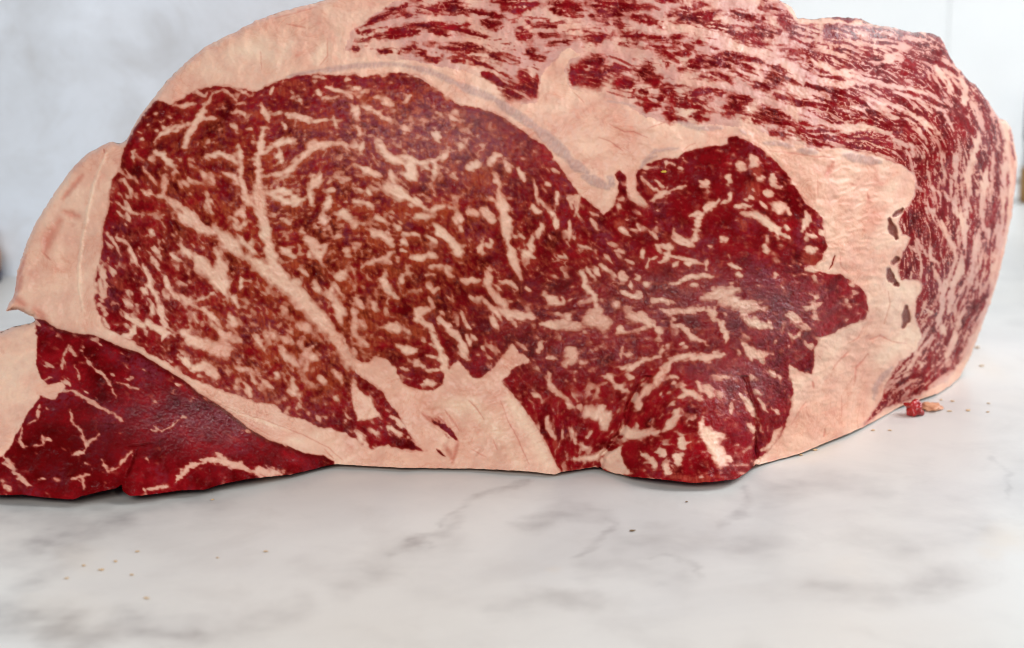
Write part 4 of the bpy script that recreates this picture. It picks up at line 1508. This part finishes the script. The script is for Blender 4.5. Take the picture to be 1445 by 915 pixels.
def split(mask, minc, most):
    """connected pieces, largest first, and what is left over"""
    L = components(mask); ids, cnt = np.unique(L[mask], return_counts=True); out = []; rest = mask.copy()
    for j in np.argsort(-cnt)[:most]:
        if cnt[j] < minc: break
        m = L == ids[j]; out.append(m); rest &= ~m
    return out, rest
for i, nm in enumerate(NAMES):
    reg = cell & (cid == i)
    if nm in ('eye_muscle', 'inner_muscle', 'lower_muscle', 'cap_muscle', 'side_muscle', 'flap_muscle'):
        fm = reg & (cf > .5)
        lean, lean_rest = split(reg & ~fm, 10, 1)
        par = face_part(nm, lean[0], roast, label=PLABEL.get(nm))
        lobes, lean_rest = split(lean_rest, 120, 30)
        for m in lobes: face_part('lean_lobe', m, par)
        face_part('lean_flecks', lean_rest, par, kind='stuff')
        veins, small = split(fm, 90, 45)
        for m in veins: face_part('fat_vein', m, par)
        face_part('marbling', small, par, kind='stuff')
    else:
        pieces, rest = split(reg, 80, 12)
        for m in pieces: face_part(nm, m, roast, label=PLABEL.get(nm))
        face_part('fat_shreds' if 'fat' in nm else nm + '_shreds', rest, roast, kind='stuff')

# the sides and the back of the roast, behind the cut face
oz = np.stack(at_depth(OUT[:, 0], OUT[:, 1], np.minimum(full_depth(OUT[:, 0], OUT[:, 1])+np.where(OUT[:, 1] > 560, .0008, .0035), counter_depth(OUT[:, 0], OUT[:, 1], .0004))), 1)
oz[:, 1] += np.where(oz[:, 2] < .004, .0012, .0004)
keep = np.arange(0, len(oz), 2); ring0 = oz[keep]; M = len(ring0)
cxz = np.array([.0, .055]); rings = []; NR = 26
for j in range(NR+1):
    t = j/NR
    s = 1-.05*min(1, t*8)-.10*t-.14*t**3
    r = ring0.copy()
    yb = np.maximum(ring0[:, 1], 0)
    r[:, 1] = ring0[:, 1] + t*(.19-ring0[:, 1])
    r[:, 0] = cxz[0]+(ring0[:, 0]-cxz[0])*s
    r[:, 2] = np.maximum(.0004, ring0[:, 2]*(1-.06*min(1, t*6)-.16*t-.15*t**3))
    if 0 < j:
        nn = fbm(ring0[:, 0]*1000+40*t, ring0[:, 2]*1000+220*t, 22, 151, 3)*.0018*min(1, t*4)
        r[:, 0] -= np.sign(r[:, 0])*np.abs(nn); r[:, 2] = np.maximum(.0004, r[:, 2]-np.abs(nn))
    if j > 0:
        lowv = ring0[:, 2] < .010
        r[lowv, 2] = .0004+(ring0[lowv, 2]-.0004)*max(0, .45-j*.25)
    rings.append(r)
bc = rings[-1].mean(0); bc[1] = .195
for s in (.66, .33, .03):
    r = bc+(rings[-1]-bc)*s; r[:, 1] = .19+.004*(1-s); rings.append(r)
co = np.concatenate(rings); nr = len(rings)
ia = np.arange(M); ib = (ia+1) % M
qd = np.concatenate([np.stack([k*M+ia, k*M+ib, (k+1)*M+ib, (k+1)*M+ia], 1) for k in range(nr-1)])
me = mesh_np('outer_side', co, qd)
tt = np.repeat(np.arange(nr)/nr, M)
u = np.tile(np.arange(M)*5.0, nr); v = tt*700
bx0 = co[:, 0]
fb = .85 + .5*fbm(u, v, 90, 161, 3)
redz = (bx0 > .06) & (co[:, 2] > .02)
fb = np.where(redz, .5+.9*fbm(u*.35, v*1.6, 14, 165, 3), fb)
zero = np.zeros(len(co))
nrm2 = np.roll(OUT, -1, 0)-np.roll(OUT, 1, 0); nrm2 = np.stack([-nrm2[:, 1], nrm2[:, 0]], 1); nrm2 /= np.linalg.norm(nrm2, axis=1, keepdims=True)+1e-9
inner = (OUT+nrm2*5)[keep]
def rimval(F): return bil(F, (inner[:, 0]-gx[0])/STEP, (inner[:, 1]-gy[0])/STEP)
rw = np.repeat(np.clip(1-np.arange(nr)/7.0, 0, 1), M)
fb = fb*(1-rw)+np.tile(rimval(fat), nr)*rw
for k in ATT: set_attr(me, k, np.tile(rimval(ATT[k]), nr)*rw)
me.attributes['fat'].data.foreach_set('value', np.clip(fb, 0, 1).astype(np.float32))
me.attributes['blood_fold_shade'].data.foreach_set('value', np.clip((.3*fbm(u, v, 40, 171, 3)+.1)*(1-rw)+np.tile(rimval(blood_fold_shade), nr)*rw, 0, 1).astype(np.float32))
me.attributes['cream'].data.foreach_set('value', np.full(len(co), .3, np.float32))
link('outer_side', me, MEAT, roast)

# ------------------------------------------------------------------ counter
def grid_mesh(name, xs, ys, z=0.0):
    gxx, gyy = np.meshgrid(xs, ys); co = np.stack([gxx, gyy, np.full_like(gxx, z)], -1).reshape(-1, 3)
    a, b = len(xs), len(ys); v = np.arange(a*b).reshape(b, a)
    return mesh_np(name, co, np.stack([v[:-1, :-1], v[:-1, 1:], v[1:, 1:], v[1:, :-1]], -1).reshape(-1, 4)), gxx, gyy
SLAB_Y = float(counter_depth(10, 392)); WALL_Y = float(counter_depth(1440, 262))
xs = np.concatenate([np.linspace(-1.2, -.24, 12), np.linspace(-.23, .23, 420), np.linspace(.24, 1.2, 12)])
ys = np.concatenate([np.linspace(-.9, -.22, 12), np.linspace(-.21, .06, 300), np.linspace(.07, WALL_Y+.02, 20)])
me, gxx, gyy = grid_mesh('countertop', xs, ys)
VE = [  # grey veins in the stone, photo pixels: width, darkness, points
 (30, .55, (560, 785), (590, 768), (625, 755), (650, 735)), (14, .5, (620, 740), (660, 712), (700, 695), (740, 680)), (60, .25, (480, 830), (560, 790), (640, 760)),
 (10, .75, (575, 772), (600, 762), (612, 770)), (110, .38, (-20, 720), (80, 735), (200, 710), (300, 700)), (60, .4, (40, 830), (120, 760), (200, 720)), (90, .7, (-20, 870), (50, 880), (110, 890)), (70, .5, (100, 905), (180, 880), (280, 890)), (60, .45, (20, 780), (90, 760), (170, 730)), (50, .6, (60, 905), (100, 898)),
 (12, .4, (80, 785), (130, 755), (170, 740)), (40, .4, (740, 740), (800, 720), (860, 730)), (16, .6, (812, 785), (840, 765), (868, 745), (855, 728)), (80, .25, (880, 770), (1000, 760), (1080, 780)), (14, .35, (1010, 745), (1050, 720), (1045, 690)),
 (60, .3, (830, 800), (900, 800), (960, 820)), (70, .3, (1160, 830), (1250, 840), (1340, 820)), (50, .25, (1080, 700), (1160, 680), (1250, 690)), (12, .3, (1400, 640), (1415, 670), (1425, 700)), (70, .25, (240, 880), (340, 890), (420, 860)),
 (50, .25, (420, 800), (460, 815), (520, 800)), (40, .3, (700, 860), (760, 840), (840, 850)), (9, .4, (870, 805), (930, 780), (980, 800), (990, 820)), (70, .22, (1200, 760), (1300, 770), (1390, 750))]
# pixel position of every counter vertex (used only to lay the veins out on the stone)
yy = gyy-CAM_Y; zz = np.full_like(gxx, -CAM_H)
fwd = yy*cp - zz*sp; upv = yy*sp + zz*cp
fwd = np.maximum(fwd, .05)
qx = CX+FPX*gxx/fwd; qy = CY-FPX*upv/fwd
vx = qx+22*fbm(gxx*1000, gyy*1000, 22, 201, 4)+6*fbm(gxx*1000, gyy*1000, 4, 203, 3); vy = qy+16*fbm(gxx*1000, gyy*1000, 22, 205, 4)+5*fbm(gxx*1000, gyy*1000, 4, 207, 3)
vein = np.zeros_like(gxx)
for w, dk, *pts in VE:
    p = np.array(pts, float); best = np.full(gxx.shape, 1e9)
    for a, b in zip(p[:-1], p[1:]):
        d = b-a; t = np.clip(((vx-a[0])*d[0]+(vy-a[1])*d[1])/(d@d), 0, 1)
        best = np.minimum(best, np.hypot(vx-a[0]-t*d[0], (vy-a[1]-t*d[1])*1.3))
    vein = np.maximum(vein, dk*(.85 if w < 20 else 1)*sstep(w*.6+1.5, 0, best))
vein = np.clip(vein*(1.1+1.3*fbm(gxx*1000, gyy*1000, 9, 211, 4)), 0, 1)
warm = np.zeros_like(gxx)
for x, y, r, a in [(120, 790, 70, .5), (60, 860, 60, .5), (1420, 760, 40, .6), (1400, 780, 25, .5), (780, 800, 20, .6), (1140, 640, 40, .5), (1165, 632, 22, .5), (1390, 520, 26, .4), (1385, 490, 14, .5), (300, 880, 120, .4), (1000, 880, 260, .35), (1200, 800, 60, .4), (620, 880, 200, .4), (500, 900, 700, .45), (1100, 910, 400, .4), (100, 880, 150, .5)]:
    warm = np.maximum(warm, a*np.exp(-(((vx-x)/r)**2+((vy-y)/(r*.5))**2)))
set_attr(me, 'vein', vein.ravel()); set_attr(me, 'warm', warm.ravel())
ct = link('countertop', me, MARBLE); tag(ct, kind='structure')

# ------------------------------------------------------------------ things behind
def box_bm(bm, c, s, bev=0.0, seg=2):
    r = bmesh.ops.create_cube(bm, size=1.0)
    bmesh.ops.scale(bm, vec=s, verts=r['verts']); bmesh.ops.translate(bm, vec=c, verts=r['verts'])
    if bev: bmesh.ops.bevel(bm, geom=list({e for v in r['verts'] for e in v.link_edges}), offset=bev, segments=seg, affect='EDGES')
def bm_obj(name, bm, mat, parent=None, smooth=False):
    me = bpy.data.meshes.new(name); bm.to_mesh(me); bm.free()
    if smooth: me.polygons.foreach_set('use_smooth', np.ones(len(me.polygons), bool))
    return link(name, me, mat, parent)
bm = bmesh.new(); box_bm(bm, (-.62, SLAB_Y+.012, .35), (1.30, .02, .72), .002)
sl = bm_obj('marble_slab', bm, MARBLE_B); tag(sl, 'tall pale grey marble slab standing upright behind the left of the meat', 'stone slab')

tile_mat = plain('white_tile', (.86, .885, .89), .18, .5, (.83, .86, .87), 8)
grout = plain('grout', (.86, .88, .89), .8, .2, (.83, .85, .87), 90)
bm = bmesh.new(); box_bm(bm, (.75, WALL_Y+.03, .5), (2.1, .03, 1.1))
wall = bm_obj('tiled_wall', bm, grout); tag(wall, kind='structure')
tb = bmesh.new(); box_bm(tb, (0, 0, 0), (.2499, .0035, .1249), .0006)
tme = bpy.data.meshes.new('tile'); tb.to_mesh(tme); tb.free(); tme.materials.append(tile_mat)
for r_ in range(6):
    for c_ in range(8):
        o = bpy.data.objects.new('tile', tme); COL.objects.link(o); o.parent = wall
        o.location = (-.395+.25*c_, WALL_Y+.0125, .064+.125*r_)

def lathe(name, prof, mat, parent=None, seg=40):
    bm = bmesh.new(); rows = []
    for r, z in prof: rows.append([bm.verts.new((r*math.cos(2*math.pi*k/seg), r*math.sin(2*math.pi*k/seg), z)) for k in range(seg)])
    for a, b in zip(rows[:-1], rows[1:]):
        for k in range(seg): bm.faces.new((a[k], a[(k+1) % seg], b[(k+1) % seg], b[k]))
    bm.faces.new(rows[0][::-1]); bm.faces.new(rows[-1])
    return bm_obj(name, bm, mat, parent, True)
amb = plain('amber_glass', (.42, .17, .03), .25, .5, (.30, .10, .02), 60)
dark = plain('dark_plastic', (.045, .035, .07), .4, .4, (.03, .025, .05), 60)
woodm = plain('brown_wood', (.36, .19, .06), .5, .4, (.28, .14, .04), 40)
greym = plain('grey_cap', (.45, .46, .48), .4, .5)
# amber jar cut by the left edge of the frame
jx, jy, _ = [float(v) for v in at_depth(-38, 395, float(counter_depth(-38, 397)))]
jar = bpy.data.objects.new('amber_jar', None); COL.objects.link(jar); jar.location = (jx, jy, 0); tag(jar, 'amber brown jar with a dark base half hidden at the left edge of the picture', 'jar')
lathe('jar_base', [(.0118, 0), (.0122, .002), (.0122, .0045)], dark, jar)
lathe('jar_body', [(.0118, .0047), (.0119, .012), (.0105, .016), (.0085, .019)], amb, jar)
lathe('jar_lid', [(.0088, .0192), (.0088, .024), (.0080, .025)], greym, jar)
# tall dark grinder cut by the right edge
gx_, gy_ = on_counter(1462, 285)
gr = bpy.data.objects.new('pepper_grinder', None); COL.objects.link(gr); gr.location = (gx_, gy_, 0); tag(gr, 'tall dark grinder with a brown foot standing at the right edge of the picture', 'grinder')
lathe('grinder_foot', [(.0085, 0), (.0088, .003), (.0088, .016), (.0080, .0185)], woodm, gr)
lathe('grinder_collar', [(.0078, .0187), (.0078, .032)], greym, gr)
lathe('grinder_body', [(.0080, .0322), (.0078, .050), (.0076, .062), (.0060, .066)], dark, gr)

# ------------------------------------------------------------------ scraps and crumbs on the counter
def lump_bm(size, seed, sub=3, rough=.35):
    bm = bmesh.new(); bmesh.ops.create_icosphere(bm, subdivisions=sub, radius=1)
    import mathutils
    for v in bm.verts:
        k = 1+rough*mathutils.noise.noise(v.co*1.6+mathutils.Vector((seed, 0, 0)))+.2*rough*mathutils.noise.noise(v.co*5+mathutils.Vector((0, seed, 0)))
        v.co = mathutils.Vector((v.co.x*k*size[0], v.co.y*k*size[1], max(-size[2]*.8, v.co.z*k*size[2])+size[2]*.8))
    return bm
redm = plain('scrap_red', (.42, .02, .02), .25, .5, (.22, .008, .008), 260)
fatm = plain('scrap_fat', (.68, .36, .22), .4, .4, (.52, .22, .12), 260)
tan = plain('crumb_tan', (.60, .42, .25), .6, .3, (.50, .3, .14), 600)
olive = plain('crumb_dark', (.20, .12, .05), .6, .3, (.12, .07, .03), 600)
gold = plain('crumb_gold', (.70, .45, .06), .5, .4, (.55, .3, .03), 600)
x, y = on_counter(1289, 586); o = bm_obj('meat_scrap', lump_bm((.0032, .0028, .0027), 3, 4, .55), redm, None, True); o.location = (x, y, .0001)
tag(o, 'small wet red scrap of lean meat by the right foot of the roast', 'meat scrap')
x, y = on_counter(1314, 578); o = bm_obj('fat_scrap', lump_bm((.0034, .0036, .0013), 9, 4, .6), fatm, None, True); o.location = (x, y, .0001); o.rotation_euler = (0, 0, .6)
tag(o, 'pale flat scrap of fat lying beside the red meat scrap', 'fat scrap')
CR = [(375, 779, 4, 'o', 'tan crumb alone on the counter below the flap of the roast'), (300, 706, 4, 't', 'tan crumb close under the flap at the lower left'), (207, 845, 5, 't', 'orange tan crumb on the bare stone at lower left'),
      (194, 779, 4, 't', 'topmost tan crumb of the loose scatter on the lower left counter'), (118, 799, 4, 't', 'second tan crumb from the left in the lower left scatter'), (143, 805, 5, 't', 'larger tan crumb third from the left in the lower left scatter'), (163, 793, 4, 't', 'tan crumb in the middle of the lower left scatter'), (186, 812, 4, 't', 'lowest tan crumb at the right of the lower left scatter'), (94, 817, 4, 't', 'leftmost tan crumb of the lower left scatter'), (307, 788, 3, 't', 'small tan crumb lying apart to the right of the lower left scatter'),
      (892, 750, 5, 'd', 'dark herb fleck on the counter in front of the round bulge'), (969, 709, 3, 'd', 'tiny dark fleck close under the round bulge'),
      (1340, 581, 5, 't', 'tan crumb just right of the pale fat scrap'), (1366, 580, 6, 't', 'largest tan crumb in the row right of the fat scrap'), (1344, 567, 5, 't', 'tan crumb above and right of the fat scrap'), (1394, 582, 4, 't', 'rightmost lower tan crumb in the row right of the fat scrap'), (1379, 491, 7, 't', 'tan crumb on the pale counter right of the roast'),
      (1385, 517, 6, 't', 'tan crumb on the pale counter beside the lower right flank of the roast'), (1328, 565, 4, 't', 'tan crumb touching the foot of the roast above the fat scrap'), (1395, 570, 4, 't', 'rightmost upper tan crumb beyond the fat scrap'), (1232, 608, 5, 't', 'left crumb of two under the right foot of the roast'), (1256, 608, 4, 't', 'right crumb of two under the right foot of the roast'), (1150, 636, 6, 't', 'tan crumb below the right hand fat, right of another'), (1130, 643, 5, 't', 'tan crumb below the right hand fat, nearest the round bulge')]
cm = {}
for i, (x_, y_, s_, k, lab) in enumerate(CR):
    key = (k, i % 3)
    if key not in cm:
        bm = lump_bm((.00040, .00030, .00014), 20+i, 2, .5); m_c = bpy.data.meshes.new('crumb'); bm.to_mesh(m_c); bm.free()
        m_c.materials.append({'t': tan, 'o': tan, 'd': olive}[k]); cm[key] = m_c
    o = bpy.data.objects.new('crumb', cm[key]); COL.objects.link(o)
    a, b = on_counter(x_, y_); o.location = (a, b, .0001); o.scale = (s_/2.4, s_/2.4, s_/4.5); o.rotation_euler = (0, 0, i*1.3)
    tag(o, lab or ('tan crumb scattered with others on the lower left of the counter' if x_ < 400 else 'tan crumb scattered with others near the right foot of the roast'), 'crumb',
        'crumbs scattered on the counter')
dpt = float(bil(D, np.array([(937-gx[0])/STEP]), np.array([(244-gy[0])/STEP]))[0])
p = at_depth(937, 244, dpt-.0003)
o = bm_obj('yellow_fleck', lump_bm((.0008, .0004, .0004), 5, 2, .6), gold, None, True); o.location = [float(v) for v in p]; tag(o, 'tiny golden yellow fleck stuck to the dark red muscle', 'crumb')
